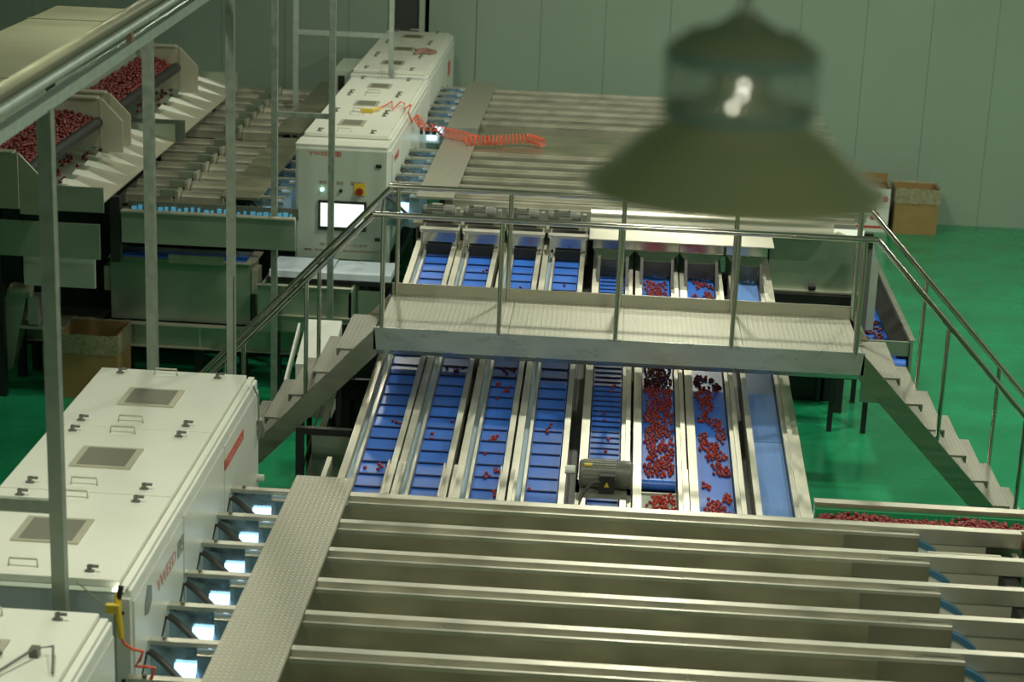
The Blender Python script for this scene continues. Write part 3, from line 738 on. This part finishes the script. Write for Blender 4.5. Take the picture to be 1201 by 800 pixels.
sp = [(random.uniform(2.9, 3.16), random.uniform(20.55, 24), 1.815) for _ in range(260)]
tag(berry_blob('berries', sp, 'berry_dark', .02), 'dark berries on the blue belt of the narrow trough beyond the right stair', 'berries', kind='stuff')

# ------------------------------------------------------------------ berry trough crossing right of the near table
bt = thing('berry_trough', (3.3, 13.9, 0), 'long stainless trough with green belt full of red berries behind the near table', 'conveyor')
bx(1.70, 6.5, 14.21, 14.25, 2.30, 2.525).build('far_wall', 'steel', bt)
bx(1.70, 6.5, 14.21, 14.30, 2.525, 2.54).build('top_flange', 'steel_y', bt)
bx(1.70, 6.5, 13.78, 14.20, 2.36, 2.40).build('green_belt', 'greenbelt', bt)
bx(1.70, 6.5, 14.17, 14.205, 2.40, 2.50).build('green_edge', 'greenbelt', bt)
MB().box(1.8, 1.88, 14.30, 14.36, 0, 2.3).box(4.0, 4.08, 14.30, 14.36, 0, 2.3).box(6.3, 6.38, 14.30, 14.36, 0, 2.3).box(4.0, 4.08, 13.8, 13.86, 0, 2.36).box(6.3, 6.38, 13.8, 13.86, 0, 2.36).split('leg', 'black', bt)
bx(3.3, 6.5, 13.16, 13.19, 2.2, 2.40).build('near_wall', 'steel', bt)
bx(3.20, 6.5, 13.19, 13.78, 2.34, 2.38).build('outlet_floor', 'tray', bt)
sp = []
for _ in range(3600):
    x_, y_ = random.uniform(1.72, 4.6), random.uniform(13.77, 14.15)
    sp.append((x_, y_, 2.43+.055*random.random()+.015*math.sin(x_*7)))
for _ in range(900):
    x_, y_ = random.uniform(3.22, 4.3), random.uniform(13.22, 13.77); sp.append((x_, y_, 2.40+.07*random.random()))
tag(berry_blob('berries', sp, 'berry_pile', .0165), 'heap of red berries filling the long trough behind the near table', 'berries', kind='stuff')

# ------------------------------------------------------------------ footbridge
fb = thing('footbridge', (.15, 17.25, 0), 'stainless footbridge with checker plate deck, tube handrails and stairs at both ends', 'footbridge')
YA, YBk = 16.69, 17.84
ZD = 3.0
x0b, x1b = -2.02, 2.30
edges = [x0b, -.85, .18, 1.25, x1b]
for a, c in zip(edges[:-1], edges[1:]):
    bx(a+.002, c-.002, YA+.005, YBk-.01, ZD-.02, ZD).build('deck_plate', 'checker_lt', fb)
fz = MB().box(x0b-.03, x1b+.02, YA-.02, YA, ZD-.19, ZD+.015)
fz.slab([(x0b-.03, YA-.02, ZD-.19), (x1b+.02, YA-.02, ZD-.19), (x1b+.02, YA+.05, ZD-.25), (x0b-.03, YA+.05, ZD-.25)][::-1], .006)
fz.build('near_fascia', 'fascia', fb)
bx(x0b, x1b+.05, YBk-.01, YBk+.01, ZD-.19, ZD+.115).build('toe_board', 'steel', fb)
b = MB()
for xx in (-1.9, -.85, .18, 1.25, 2.2): b.box(xx, xx+.05, YA, YBk, ZD-.12, ZD-.02)
b.split('cross_bearer', 'motor', fb)
slope = 1.06
SL = (ZD-.08)/slope
def stair(side):
    xe = x0b-.02 if side < 0 else x1b+.01
    s = side
    for yy in (YA-.02, YBk-.01):
        pts = [(xe, ZD+.0), (xe+s*SL, .08), (xe+s*(SL), 0.0), (xe+s*(SL-.14), 0.0), (xe-s*.02, ZD-.24)]
        MB().prism(pts, 'y', yy, yy+.03).build('stringer', 'steel', fb)
    n = 13
    for k in range(1, n):
        zt = ZD-k*(ZD/n); xt = xe+s*((ZD-zt)/slope)
        tread = MB().box(min(xt-s*.13, xt+s*.13), max(xt-s*.13, xt+s*.13), YA+.02, YBk-.02, zt-.0, zt+.02)
        tread.box(min(xt+s*.115, xt+s*.13), max(xt+s*.115, xt+s*.13), YA+.02, YBk-.02, zt-.05, zt)
        tread.build('tread', 'tread', fb)
    for k, yy in enumerate((YA, YBk)):
        L_ = SL-.35 if side > 0 else SL-.3
        e0 = .03+.07*k if s > 0 else .03-.03*k
        MB().tube([(xe+s*e0, yy, ZD+1.045), (xe+s*L_, yy, ZD+1.045-(L_-e0)*1.07)], .027, 12).build('handrail', 'rail', fb, smooth=True, label='sloping tube handrail')
        for d in ((.72, 1.48, 2.3) if side > 0 else (.62, 1.35, 2.1)):
            dd = d-.04*k if side > 0 else d+.06*k
            MB().tube([(xe+s*dd, yy, ZD-dd*slope+.0), (xe+s*dd, yy, ZD+1.045-(dd-e0)*1.07)], .02, 10).build('stair_post', 'rail', fb, smooth=True)
bx(x0b, x1b, YA+.055, YBk-.02, ZD-.17, ZD-.165).build('soffit_reflector', 'mirror', fb)  # unseen polished sheet added to give the belts pale reflections
stair(-1); stair(1)
for yy, xs_ in ((YA, [-1.98, -.93, .11, 1.14, 2.235]), (YBk, [-1.98, -.92, .14, 1.19, 2.33])):
    MB().tube([(x0b-.05, yy, ZD+1.045), (x1b+.04+(.07 if yy == YBk else 0), yy, ZD+1.045)], .027, 12).build('handrail', 'rail', fb, smooth=True, label='level tube handrail')
    for xx in xs_: MB().tube([(xx, yy, ZD-.0), (xx, yy, ZD+1.03)], .022 if xx < 2.2 else .026, 10).build('rail_post', 'rail', fb, smooth=True)
for xx, yy in ((-2.4, YA+.1), (-2.78, YA+.3), (-2.4, YBk-.1)):
    zt = ZD-(abs(xx)-2.05)*slope-.2 if abs(xx) > 2.1 else ZD-.2
    if xx > 0: zt = ZD-(xx-2.31)*slope-.26
    bx(xx, xx+.05, yy, yy+.05, 0, zt).build('support_leg', 'black', fb)
MB().tube([(-2.42, YA+.1, 2.35), (-2.72, YA+.0, 1.2)], .03, square=True).build('brace', 'steel', fb)
MB().tube([(-2.5, YA+.12, 2.35), (-2.8, YA+.1, 1.2)], .012).build('brace_rod', 'rail', fb)

# dark stand left of the belts
st = thing('machine_stand', (-2.3, 15.8, 0), 'black steel stand between the left stair and the leftmost belt', 'stand')
MB().box(-2.62, -2.02, 15.9, 15.96, 2.24, 2.30).box(-2.62, -2.56, 15.9, 15.96, 0, 2.24).box(-2.1, -2.04, 17.0, 17.06, 0, 2.3).box(-2.62, -2.02, 17.6, 17.66, 2.0, 2.2).split('frame_member', 'black', st)
bx(-2.54, -2.2, 16.3, 16.33, 1.0, 2.1).build('stand_panel', 'sage_steel', st)
bx(-2.14, -2.12, 16.0, 20.4, .5, 2.2).build('shade_sheet', 'black', st)  # black sheet put in for the shade left of the belts
bx(-3.0, -2.16, 20.4, 20.44, 0, 1.9).build('rear_cover', 'black', st)

# white sloped guard left of bridge
wg = thing('drive_guard', (-2.85, 18.5, 0), 'white sloped sheet metal guard behind the left stair', 'guard')
MB().prism([(18.3, 1.55), (18.3, 2.10), (19.0, 2.36), (19.0, 1.55)], 'x', -3.02, -2.66).build('guard_cover', 'white', wg)
MB().prism([(18.1, 1.55), (18.1, 2.0), (18.95, 2.33), (18.95, 2.2), (18.2, 1.9), (18.2, 1.55)], 'x', -3.10, -3.08).build('side_flange', 'white', wg)
MB().box(-3.0, -2.95, 18.4, 18.45, 0, 1.55).box(-2.75, -2.7, 18.4, 18.45, 0, 1.55).box(-3.0, -2.95, 18.9, 18.95, 0, 1.55).box(-2.75, -2.7, 18.9, 18.95, 0, 1.55).box(-3.12, -2.7, 18.5, 18.6, 1.55, 1.6).split('leg', 'black', wg)

# ------------------------------------------------------------------ left side: feed hoppers, finger chutes, bins
def feed_hopper(label, y0, y1, blab):
    t = thing('feed_hopper', (-6.7, (y0+y1)/2, 0), label, 'hopper', 'berry feed hoppers on the far left')
    bx(-7.7, -6.46, y0, y1, 3.30, 3.34).build('feed_belt', 'rubber', t)
    MB().lathe([(.001, y0+.05), (.07, y0+.05), (.07, y1-.05), (.001, y1-.05)], (-6.45, 0, 3.32), 'y', 18).build('end_roller', 'rubber', t, smooth=True)
    for yy in (y0-.05, y1):
        MB().prism([(-7.0, 3.0), (-6.42, 3.0), (-6.42, 3.62), (-7.0, 3.62)], 'y', yy, yy+.03).build('end_plate', 'plate_cream', t)
        MB().prism([(-6.40, 2.95), (-6.14, 2.95), (-6.14, 3.35), (-6.40, 3.62)], 'y', yy-.02, yy+.01).build('cheek_plate', 'plate_cream', t)
        bx(-7.0, -6.45, yy-.06, yy+.08, 3.62, 3.64).build('end_flange', 'plate_cream', t)
    MB().slab([(-6.98, y0, 3.34), (-6.98, y1, 3.34), (-7.12, y1, 3.72), (-7.12, y0, 3.72)], .015).build('back_board', 'sage_steel', t)
    b = MB()
    for yy in (y0+2.3, y1-.3):
        for xx in (-7.5, -7.0): b.box(xx, xx+.1, yy, yy+.1, 0 if xx < -7.2 else 2.4, 3.3)
    b.box(-7.6, -6.85, y0+.1, y1, 2.9, 3.28)
    b.split('frame_member', 'black', t)
    sp = []
    for _ in range(1900):
        x_, y_ = random.uniform(-7.0, -6.50), random.uniform(y0+.05, y1-.05)
        sp.append((x_, y_, 3.36+.10*random.random()*(min(1, (-6.46-x_)*4))))
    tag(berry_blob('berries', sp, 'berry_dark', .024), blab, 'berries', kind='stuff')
    return t
feed_hopper('nearer cream-sided feed hopper heaped with red berries at the far left', 20.5, 23.9, 'red berries heaped in the nearer feed hopper at the left edge')
feed_hopper('farther feed hopper of dark red berries beside the far wall', 24.35, 28.3, 'dark red berries heaped in the farther feed hopper')
def finger_chute(label, y0, y1, n):
    t = thing('finger_chute', (-6.4, (y0+y1)/2, 0), label, 'chute', 'divided chutes between hoppers and channels')
    MB().slab([(-6.90, y0, 2.95), (-6.42, y0, 2.86), (-6.42, y1, 2.86), (-6.90, y1, 2.95)], .02).build('sloping_sheet', 'sage_steel', t)
    MB().slab([(-6.42, y0, 2.855), (-5.93, y0, 2.72), (-5.93, y1, 2.72), (-6.42, y1, 2.855)], .02).build('divided_sheet', 'plate_cream', t)
    s = (y1-y0)/n
    for k in range(n):
        yy = y0+(k+.5)*s
        MB().add([(-6.52, yy-.05, 2.865), (-6.40, yy+.30, 2.85), (-5.98, yy+.1, 2.733), (-6.47, yy+.02, 2.925)], [(0, 1, 2), (0, 3, 1), (1, 3, 2), (2, 3, 0)]).build('divider', 'lid', t)
    MB().box(-6.8, -5.92, y0-.02, y0, 2.60, 2.90).box(-6.8, -5.92, y1, y1+.02, 2.70, 2.96).split('end_plate', 'sage_steel', t)
    b = MB()
    for yy in (y0+2.6, y1-.3):
        for xx in (-6.75, -6.1): b.box(xx, xx+.06, yy, yy+.06, 0, 2.72)
    b.split('leg', 'black', t)
    sp = [(random.uniform(-6.75, -6.46), random.uniform(y0+.1, y1-.1)) for _ in range(44)]
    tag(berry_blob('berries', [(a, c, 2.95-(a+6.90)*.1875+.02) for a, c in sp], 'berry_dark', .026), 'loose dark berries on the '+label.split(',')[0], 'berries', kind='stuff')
finger_chute('nearer divided chute with white dividers, below the nearer hopper', 22.1, 25.8, 7)
finger_chute('farther divided chute with pale dividers, below the farther hopper', 26.45, 30.2, 6)

lp = thing('machine_housing', (-5.3, 22.6, 0), 'dim sage stainless housing below the left channel tables', 'machine')
bx(-7.15, -5.96, 22.0, 22.05, 2.05, 2.47).build('left_panel', 'sage_steel', lp)
bx(-7.0, -6.13, 22.4, 22.44, 1.58, 1.98).build('lower_panel', 'gray_panel', lp)
bx(-5.82, -3.73, 22.5, 22.55, 2.15, 2.53).build('right_panel', 'sage_steel', lp)
bx(-5.82, -3.73, 22.45, 22.56, 2.53, 2.55).build('top_flange', 'steel_y', lp)
MB().box(-7.1, -5.98, 22.7, 22.74, 2.45, 2.72).box(-5.96, -5.84, 22.5, 22.6, 1.9, 2.7).box(-7.0, -6.1, 22.5, 22.56, 1.95, 2.1).box(-7.1, -5.98, 22.74, 25.0, 2.45, 2.6).box(-8.6, -4.03, 25.0, 25.05, 0, 2.4).split('frame_member', 'black', lp)  # last piece is a black sheet standing in for shade on the floor
for k in range(25):
    xx = -5.75+k*.08
    bx(xx, xx+random.uniform(.02, .06), 22.72, 22.76, 2.50, 2.55+random.uniform(-.02, .01)).build('blue_glint', 'dim_glint', lp)  # small glowing pieces imitate LED light reflected at the table front
bx(-5.8, -3.73, 22.77, 22.80, 2.46, 2.60).build('glint_backing', 'tray_dark', lp)

bn = thing('collecting_bin', (-5.4, 24.2, 0), 'large sage steel collecting bin with a blue belt inside, lower left', 'bin')
bx(-6.30, -4.56, 23.87, 23.90, .78, 1.586).build('front_wall', 'sage_steel', bn)
bx(-6.30, -4.56, 24.46, 24.49, .78, 1.586).build('back_wall', 'sage_steel', bn)
bx(-6.33, -6.30, 23.87, 24.49, .78, 1.586).build('side_wall', 'sage_steel', bn)
bx(-4.56, -4.53, 23.87, 24.49, .78, 1.586).build('side_wall', 'sage_steel', bn)
MB().box(-6.35, -4.51, 23.83, 23.91, 1.586, 1.60).box(-6.35, -6.27, 23.91, 24.49, 1.586, 1.60).box(-4.59, -4.47, 23.91, 24.49, 1.586, 1.60).split('rim', 'plate_cream', bn)
bx(-5.56, -4.85, 23.79, 23.83, 1.57, 1.68).build('rim_board', 'plate_cream', bn)
bx(-6.29, -4.57, 23.92, 24.44, 1.50, 1.54).build('blue_belt', 'belt', bn)
for xx in (-6.2, -4.7): bx(xx, xx+.1, 24.0, 24.1, 0, .78).build('leg', 'black', bn)
bx(-6.43, -6.34, 23.93, 24.2, 1.13, 1.45).build('side_bracket', 'plate_cream', bn)
bx(-4.52, -4.44, 23.93, 24.2, 1.18, 1.50).build('side_bracket', 'plate_cream', bn)

bc = thing('transfer_conveyor', (-5.5, 23.8, 0), 'long low sage steel conveyor side below the bins at left', 'conveyor')
bx(-7.58, -3.54, 23.72, 23.77, .49, .765).build('front_web', 'sage_steel', bc)
bx(-7.58, -3.54, 23.67, 23.79, .765, .78).build('top_flange', 'plate_cream', bc)
bx(-7.58, -3.54, 23.67, 23.79, .475, .49).build('bottom_flange', 'plate_cream', bc)
bx(-7.08, -6.42, 23.79, 24.2, .78, .80).build('top_sheet', 'tray_dark', bc)
MB().box(-7.4, -7.3, 23.9, 24.0, 0, .48).box(-5.26, -5.16, 23.9, 24.0, 0, .48).box(-3.87, -3.77, 23.9, 24.0, 0, .48).split('leg', 'black', bc)
MB().box(-8.2, -3.0, 25.2, 25.3, .1, .9).box(-8.4, -3.0, 26.3, 26.4, .0, 1.4).split('frame_member', 'black', bc)
bx(-5.16, -5.14, 23.71, 23.72, .49, .765).build('seam', 'plate_cream', bc)

el = thing('inclined_elevator', (-7.4, 23.1, 0), 'green-grey inclined elevator with a small motor at the left edge', 'conveyor')
MB().slab([(-7.65, 23.0, .25), (-7.40, 23.0, .30), (-7.15, 23.0, 1.32), (-7.40, 23.0, 1.36)], .3).build('casing', 'sage_steel', el)
MB().lathe([(.001, -.13), (.09, -.13), (.09, .13), (.001, .13)], (-7.24, 23.05, 1.32), 'x', 16).build('head_motor', 'plate_cream', el, smooth=True)
MB().box(-7.15, -7.02, 23.0, 23.2, .90, 1.26).box(-7.26, -6.72, 23.0, 23.35, .84, .88).split('motor_bracket', 'motor_lt', el)
bx(-7.66, -7.57, 23.1, 23.2, 0, .3).build('leg', 'black', el)

cb = thing('collecting_bin', (-3.6, 23.3, 0), 'smaller sage steel bin under film-wrapped trays, left of the bridge', 'bin')
bx(-4.22, -3.1, 22.9, 22.93, 1.02, 1.6).build('front_wall', 'sage_steel', cb)
bx(-4.22, -3.1, 23.7, 23.73, 1.02, 1.55).build('back_wall', 'sage_steel', cb)
bx(-4.25, -4.22, 22.9, 23.73, 1.02, 1.55).build('side_wall', 'sage_steel', cb)
bx(-3.13, -3.10, 22.9, 23.73, 1.02, 1.55).build('side_wall', 'sage_steel', cb)
bx(-4.26, -3.08, 22.86, 22.94, 1.6, 1.61).build('rim', 'plate_cream', cb)
bx(-4.22, -3.1, 22.86, 22.9, 1.22, 1.235).build('mid_flange', 'plate_cream', cb)
MB().box(-4.1, -4.0, 23.0, 23.1, 0, 1.05).box(-3.3, -3.2, 23.0, 23.1, 0, 1.05).split('leg', 'black', cb)
ft = MB().box(-4.18, -3.42, 23.3, 24.0, 1.60, 1.68).build('wrapped_tray', 'filmwhite')
tag(ft, 'white film-wrapped tray on the left, below the screen', 'tray', 'film-wrapped trays')
ft2 = MB().box(-3.40, -2.66, 23.3, 23.95, 1.60, 1.68).build('wrapped_tray', 'filmwhite')
tag(ft2, 'white film-wrapped tray on the right, next to the corner of the screen cabinet', 'tray', 'film-wrapped trays')
rk = thing('tray_rack', (-3.4, 23.7, 0), 'dark rack carrying the film-wrapped trays', 'rack')
MB().box(-4.2, -2.62, 23.28, 23.34, 1.54, 1.595).box(-4.2, -2.62, 23.9, 23.96, 1.54, 1.595).box(-3.0, -2.95, 23.3, 23.36, 0, 1.54).box(-2.7, -2.65, 23.3, 23.36, 0, 1.54).box(-4.2, -4.15, 24.0, 24.06, 0, 1.54).split('frame_member', 'black', rk)
bx(-3.05, -2.75, 23.2, 23.22, .9, 1.5).build('rack_panel', 'sage_steel', rk)

# ------------------------------------------------------------------ cartons
def carton(x0, x1, y0, y1, h, label, film=True, cover='carton'):
    t = thing('carton', ((x0+x1)/2, (y0+y1)/2, 0), label, 'box')
    th = .012
    bx(x0, x1, y0, y0+th, 0, h).build('front_wall', cover, t)
    bx(x0, x1, y1-th, y1, 0, h).build('back_wall', 'carton', t)
    bx(x0, x0+th, y0+th, y1-th, 0, h).build('side_wall', 'carton', t)
    bx(x1-th, x1, y0+th, y1-th, 0, h).build('side_wall', 'carton', t)
    bx(x0+th, x1-th, y0+th, y1-th, .0, .02).build('bottom', 'carton_in', t)
    if film:
        b = MB(); k = 14; e = .012
        rim = []
        for (ax, ay, bx_, by) in ((x0-e, y0-e, x1+e, y0-e), (x1+e, y0-e, x1+e, y1+e), (x1+e, y1+e, x0-e, y1+e), (x0-e, y1+e, x0-e, y0-e)):
            for j in range(k): rim.append((ax+(bx_-ax)*j/k, ay+(by-ay)*j/k))
        n = len(rim); cx, cy = (x0+x1)/2, (y0+y1)/2; V = []
        for lev in range(5):
            for (px, py) in rim:
                d = Vector((px-cx, py-cy)).normalized()*random.uniform(0, .018)
                zz = [h-.24, h-.16, h-.06, h+.02, h-.05][lev]+random.uniform(-.015, .015)
                s = 1 if lev < 4 else .93
                V.append((cx+(px-cx)*s+d.x, cy+(py-cy)*s+d.y, zz))
        F = [(l_*n+j, l_*n+(j+1) % n, (l_+1)*n+(j+1) % n, (l_+1)*n+j) for l_ in range(4) for j in range(n)]
        b.add(V, F).build('plastic_liner', 'film', t, smooth=True)
    return t
carton(-6.75, -6.02, 22.9-.0, 23.6, .82, 'open brown carton with plastic liner on the floor at left, in front of the machines').location
tC = carton(5.02, 5.78, 34.1, 34.75, .80, 'brown carton with a clear plastic liner against the far wall at right')
wc = carton(4.22, 4.93, 34.15, 34.75, .78, 'white printed fruit carton with red pictures, left of the brown carton at the far wall', film=False, cover='white')
bx(4.22, 4.93, 34.7, 34.72, .78, .95).build('raised_flap', 'carton', wc)
FYc = 34.147
text_part('print_text', '红枣鲜果', .13, 'black', wc, (4.46, FYc, .60), (1, 0, 0), (0, 0, 1), .001, width=.30)
MB().lathe([(.001, -.003), (.055, -.003), (.055, 0)], (4.84, FYc, .60), 'y', 20).build('red_circle', 'red', wc)
MB().prism([(4.62, .22), (4.76, .22), (4.77, .33), (4.70, .38), (4.69, .47), (4.67, .47), (4.67, .38), (4.60, .33)], 'y', FYc-.003, FYc).build('fruit_print', 'red', wc)
bx(4.23, 4.92, FYc-.003, FYc, .07, .11).build('red_band', 'red', wc)
bx(4.22, 4.93, FYc-.002, FYc, .452, .456).build('flap_line', 'greyprint', wc)
text_part('print_text', '大枣', .08, 'black', wc, (4.52, FYc, .26), (1, 0, 0), (0, 0, 1), .001)

# ------------------------------------------------------------------ overhead duct, twin pipes and posts
du = thing('overhead_duct', (-5.35, 15, 0), 'wide beige overhead sheet duct in the upper left corner', 'duct')
bx(-5.77, -4.72, 8.0, 19.9, 5.24, 5.3).build('duct_casing', 'duct', du)
for yy in (12.0, 15.5, 18.9): bx(-5.78, -4.72, yy, yy+.03, 5.3, 5.31).build('duct_seam', 'duct', du)
bx(-5.7, -5.6, 8.1, 8.2, 0, 5.24).build('duct_leg', 'galv', du)
pr = thing('pipe_rack', (-3.12, 10.4, 0), 'galvanised twin pipe rail running out of the upper left corner', 'pipe rack')
MB().tube([(-3.12, 5.0, 6.075), (-3.12, 17, 6.315)], .03, 14).build('round_pipe', 'galv_light', pr, smooth=True)
MB().tube([(-3.16, 5.0, 6.135), (-3.16, 17, 6.375)], .045, 14).build('round_pipe', 'olive', pr, smooth=True)
MB().tube([(-3.12, 5.0, 5.955), (-3.12, 17, 6.20)], .034, square=True).build('square_rail', 'galv_light', pr)
bx(-3.155, -3.075, 10.41, 10.49, 0, 6.04).build('post', 'galv', pr)
bx(-3.86, -3.78, 10.41, 10.49, 0, 6.0).build('post', 'galv', pr)
bx(-3.78, -3.155, 10.43, 10.47, 3.66, 3.74).build('crossbar', 'galv', pr)
MB().box(-3.13, -3.09, 12.3, 12.34, 6.10, 6.2).build('rusty_clamp', 'brownprint', pr)
p2 = thing('post_frame', (-3.35, 15.1, 0), 'tall galvanised frame of two posts just behind the near cabinet', 'post frame')
bx(-3.71, -3.63, 15.06, 15.14, 0, 5.8).build('post', 'galv', p2)
bx(-3.05, -2.985, 15.06, 15.13, 0, 7.2).build('post', 'galv', p2)
MB().box(-3.63, -3.05, 15.08, 15.12, 2.2, 2.26).build('crossbar', 'galv', p2)
p3 = thing('post_frame', (-3.67, 22.6, 0), 'slim galvanised frame of two posts before the cabinet with the screen', 'post frame')
bx(-4.035, -3.965, 22.60, 22.67, 0, 7.0).build('post', 'galv', p3)
bx(-3.355, -3.285, 22.60, 22.67, 0, 7.0).build('post', 'galv', p3)
bx(-3.965, -3.355, 22.62, 22.66, 3.74, 3.80).build('crossbar', 'galv', p3)
p4 = thing('post_frame', (-4.17, 29.6, 0), 'wide galvanised frame of two posts between the two far cabinets', 'post frame')
bx(-4.94, -4.87, 29.55, 29.62, 0, 7.0).build('post', 'galv_light', p4)
bx(-3.48, -3.41, 29.55, 29.62, 0, 7.0).build('post', 'galv_light', p4)
bx(-4.87, -3.48, 29.57, 29.61, 3.70, 3.77).build('crossbar', 'galv_light', p4)

# ------------------------------------------------------------------ air guns and hoses
ag = thing('air_gun', (-2.78, 10.5, 2.85), 'yellow air gun with a red hose hanging on the corner of the near cabinet', 'air gun')
MB().tube([(-2.80, 10.56, 3.12), (-2.795, 10.52, 3.02), (-2.77, 10.50, 2.86)], [.02, .024, .018], 10).box(-2.86, -2.78, 10.49, 10.53, 3.02, 3.07).build('gun_body', 'yellow', ag, smooth=False)
MB().tube([(-2.78, 10.56, 3.17), (-2.80, 10.54, 3.06)], .018, 8).build('gun_grip', 'black', ag)
MB().tube([(-2.86, 10.52, 3.05), (-3.0, 10.4, 3.25)], .005, 6).build('gun_nozzle', 'motor_lt', ag)
MB().tube([(-2.77, 10.50, 2.86), (-2.75, 10.50, 2.82), (-2.70, 10.5, 2.79), (-2.64, 10.5, 2.78), (-2.66, 10.5, 2.72), (-2.69, 10.5, 2.68), (-2.62, 10.5, 2.68), (-2.57, 10.5, 2.68), (-2.60, 10.5, 2.58), (-2.61, 10.5, 2.45)], .01, 8).build('air_hose', 'orange', ag, smooth=True)
MB().lathe([(.001, -.02), (.022, -.02), (.022, 0)], (-2.83, 10.65, 3.1), 'y', 14).build('lamp_lens', 'glow', ag)
oh = thing('coiled_air_hose', (-2.0, 27, 2.6), 'orange coiled air hose with yellow gun, draped from a cabinet lid over a table', 'air hose')
def coil(path, r, turns, tr_):
    pts = []; path = [Vector(p) for p in path]; n = turns*8
    for k in range(n+1):
        s = k/n*(len(path)-1); i = min(int(s), len(path)-2); p = path[i].lerp(path[i+1], s-i); a = 2*PI*k/8
        t = (path[i+1]-path[i]).normalized(); u = t.cross(Vector((0, 0, 1))).normalized(); v = u.cross(t)
        pts.append(p+(u*math.cos(a)+v*math.sin(a))*r)
    return MB().tube(pts, tr_, 5)
MB().tube([(-3.28, 26.5, 3.18), (-3.2, 26.7, 3.18), (-3.12, 27.0, 3.2), (-3.05, 26.5, 3.18), (-3.0, 27.0, 3.2), (-2.93, 26.9, 3.2), (-2.9, 26.5, 3.19), (-2.84, 26.9, 3.19), (-2.81, 26.3, 3.18), (-2.79, 26.6, 3.0), (-2.76, 26.9, 3.05), (-2.70, 26.9, 2.9)], .011, 6).build('loose_hose', 'orange', oh, smooth=True)
coil([(-2.74, 26.9, 3.0), (-2.70, 27.1, 2.85), (-2.5, 27.6, 2.74)], .05, 7, .008).build('coil', 'orange', oh, smooth=True)
coil([(-2.5, 27.6, 2.70), (-2.2, 27.4, 2.69), (-1.9, 27.15, 2.68), (-1.55, 27.2, 2.68)], .07, 20, .007).build('coil', 'orange', oh, smooth=True)
coil([(-2.1, 27.05, 2.68), (-1.6, 27.3, 2.68), (-1.2, 27.5, 2.68), (-1.0, 27.3, 2.66)], .065, 24, .007).build('coil', 'orange', oh, smooth=True)
MB().box(-3.47, -3.30, 26.3, 26.38, 3.155, 3.2).tube([(-3.32, 26.36, 3.18), (-3.22, 26.48, 3.19)], .018, 8).build('air_gun', 'yellow', oh, label='yellow air gun lying on the lid')
va = thing('valve_unit', (-2.6, 28.1, 2.4), 'small air valve block with black fittings between the two far cabinets', 'valve')
bx(-2.84, -2.55, 28.1, 28.2, 2.42, 2.54).build('block', 'filmwhite', va)
bx(-2.72, -2.58, 28.08, 28.1, 2.46, 2.53).build('lit_patch', 'led', va)  # glowing patch stands in for a brightly lit spot on the block
for xx in (-2.82, -2.72, -2.62): MB().lathe([(.001, .1), (.035, .1), (.035, 0)], (xx, 28.14, 2.54), n=10).build('fitting', 'black', va)

# ------------------------------------------------------------------ near pendant lamp
pl = thing('pendant_lamp', (.19, 3.0, 7.39), 'large blurred bell-shaped pendant lamp hanging close to the camera', 'lamp')
LC_ = (.19, 3.0, 0)
MB().lathe([(.108, 7.515), (.117, 7.50), (.14, 7.485), (.175, 7.455), (.208, 7.425), (.232, 7.41), (.238, 7.402), (.230, 7.40), (.205, 7.416), (.17, 7.447), (.135, 7.476), (.105, 7.50)], LC_, n=56).build('skirt', 'lampskirt', pl, smooth=True)
def ribbed():
    b = MB(); n = 120; v = []; f = []
    for zz in (7.515, 7.615):
        for j in range(n):
            r = .116+(.002 if j % 2 else -.001); a = 2*PI*j/n; v.append((.19+r*math.cos(a), 3+r*math.sin(a), zz))
    for j in range(n): f.append((j, (j+1) % n, n+(j+1) % n, n+j))
    return b.add(v, f)
mt = mat('ribbed_diffuser', (0.55, 0.68, 0.56), .12, trans=.0, alpha=.42); M['ribbed'] = mt
ribbed().build('ribbed_band', 'ribbed', pl, label='ribbed translucent band')
MB().lathe([(.1175, 7.596), (.1195, 7.598), (.1195, 7.614), (.1175, 7.616)], LC_, n=48).build('band_ring', 'teal', pl, smooth=True)
MB().lathe([(.1175, 7.512), (.1195, 7.514), (.1195, 7.526), (.1175, 7.528)], LC_, n=48).build('band_ring', 'teal', pl, smooth=True)
MB().lathe([(.001, 7.52), (.085, 7.52), (.085, 7.535), (.045, 7.55), (.045, 7.60), (.001, 7.615)], LC_, n=32).build('inner_reflector', 'lamptop', pl, smooth=True)
MB().lathe([(.118, 7.612), (.118, 7.618), (.10, 7.632), (.088, 7.64), (.082, 7.645), (.05, 7.652), (.03, 7.663), (.016, 7.675), (.001, 7.676)], LC_, n=40).build('cap', 'lamptop', pl, smooth=True)
MB().lathe([(.001, 0), (.010, 0), (.012, .012), (.001, .02)], (.19, 3, 7.675), n=14).build('eyelet', 'white', pl)
for bx_, bz_ in ((.19, 7.575), (.188, 7.56), (.175, 7.542)): MB().lathe([(.001, .004), (.004, .002), (.004, -.002), (.001, -.004)], (bx_, 2.92, bz_), n=10).build('glint_dot', 'glow', pl)  # glowing dots stand in for bright reflections in the band
MB().tube([(.19, 3, 7.695), (.19, 3, ZC)], .0065, 8).build('hanging_rod', 'rubber', pl)
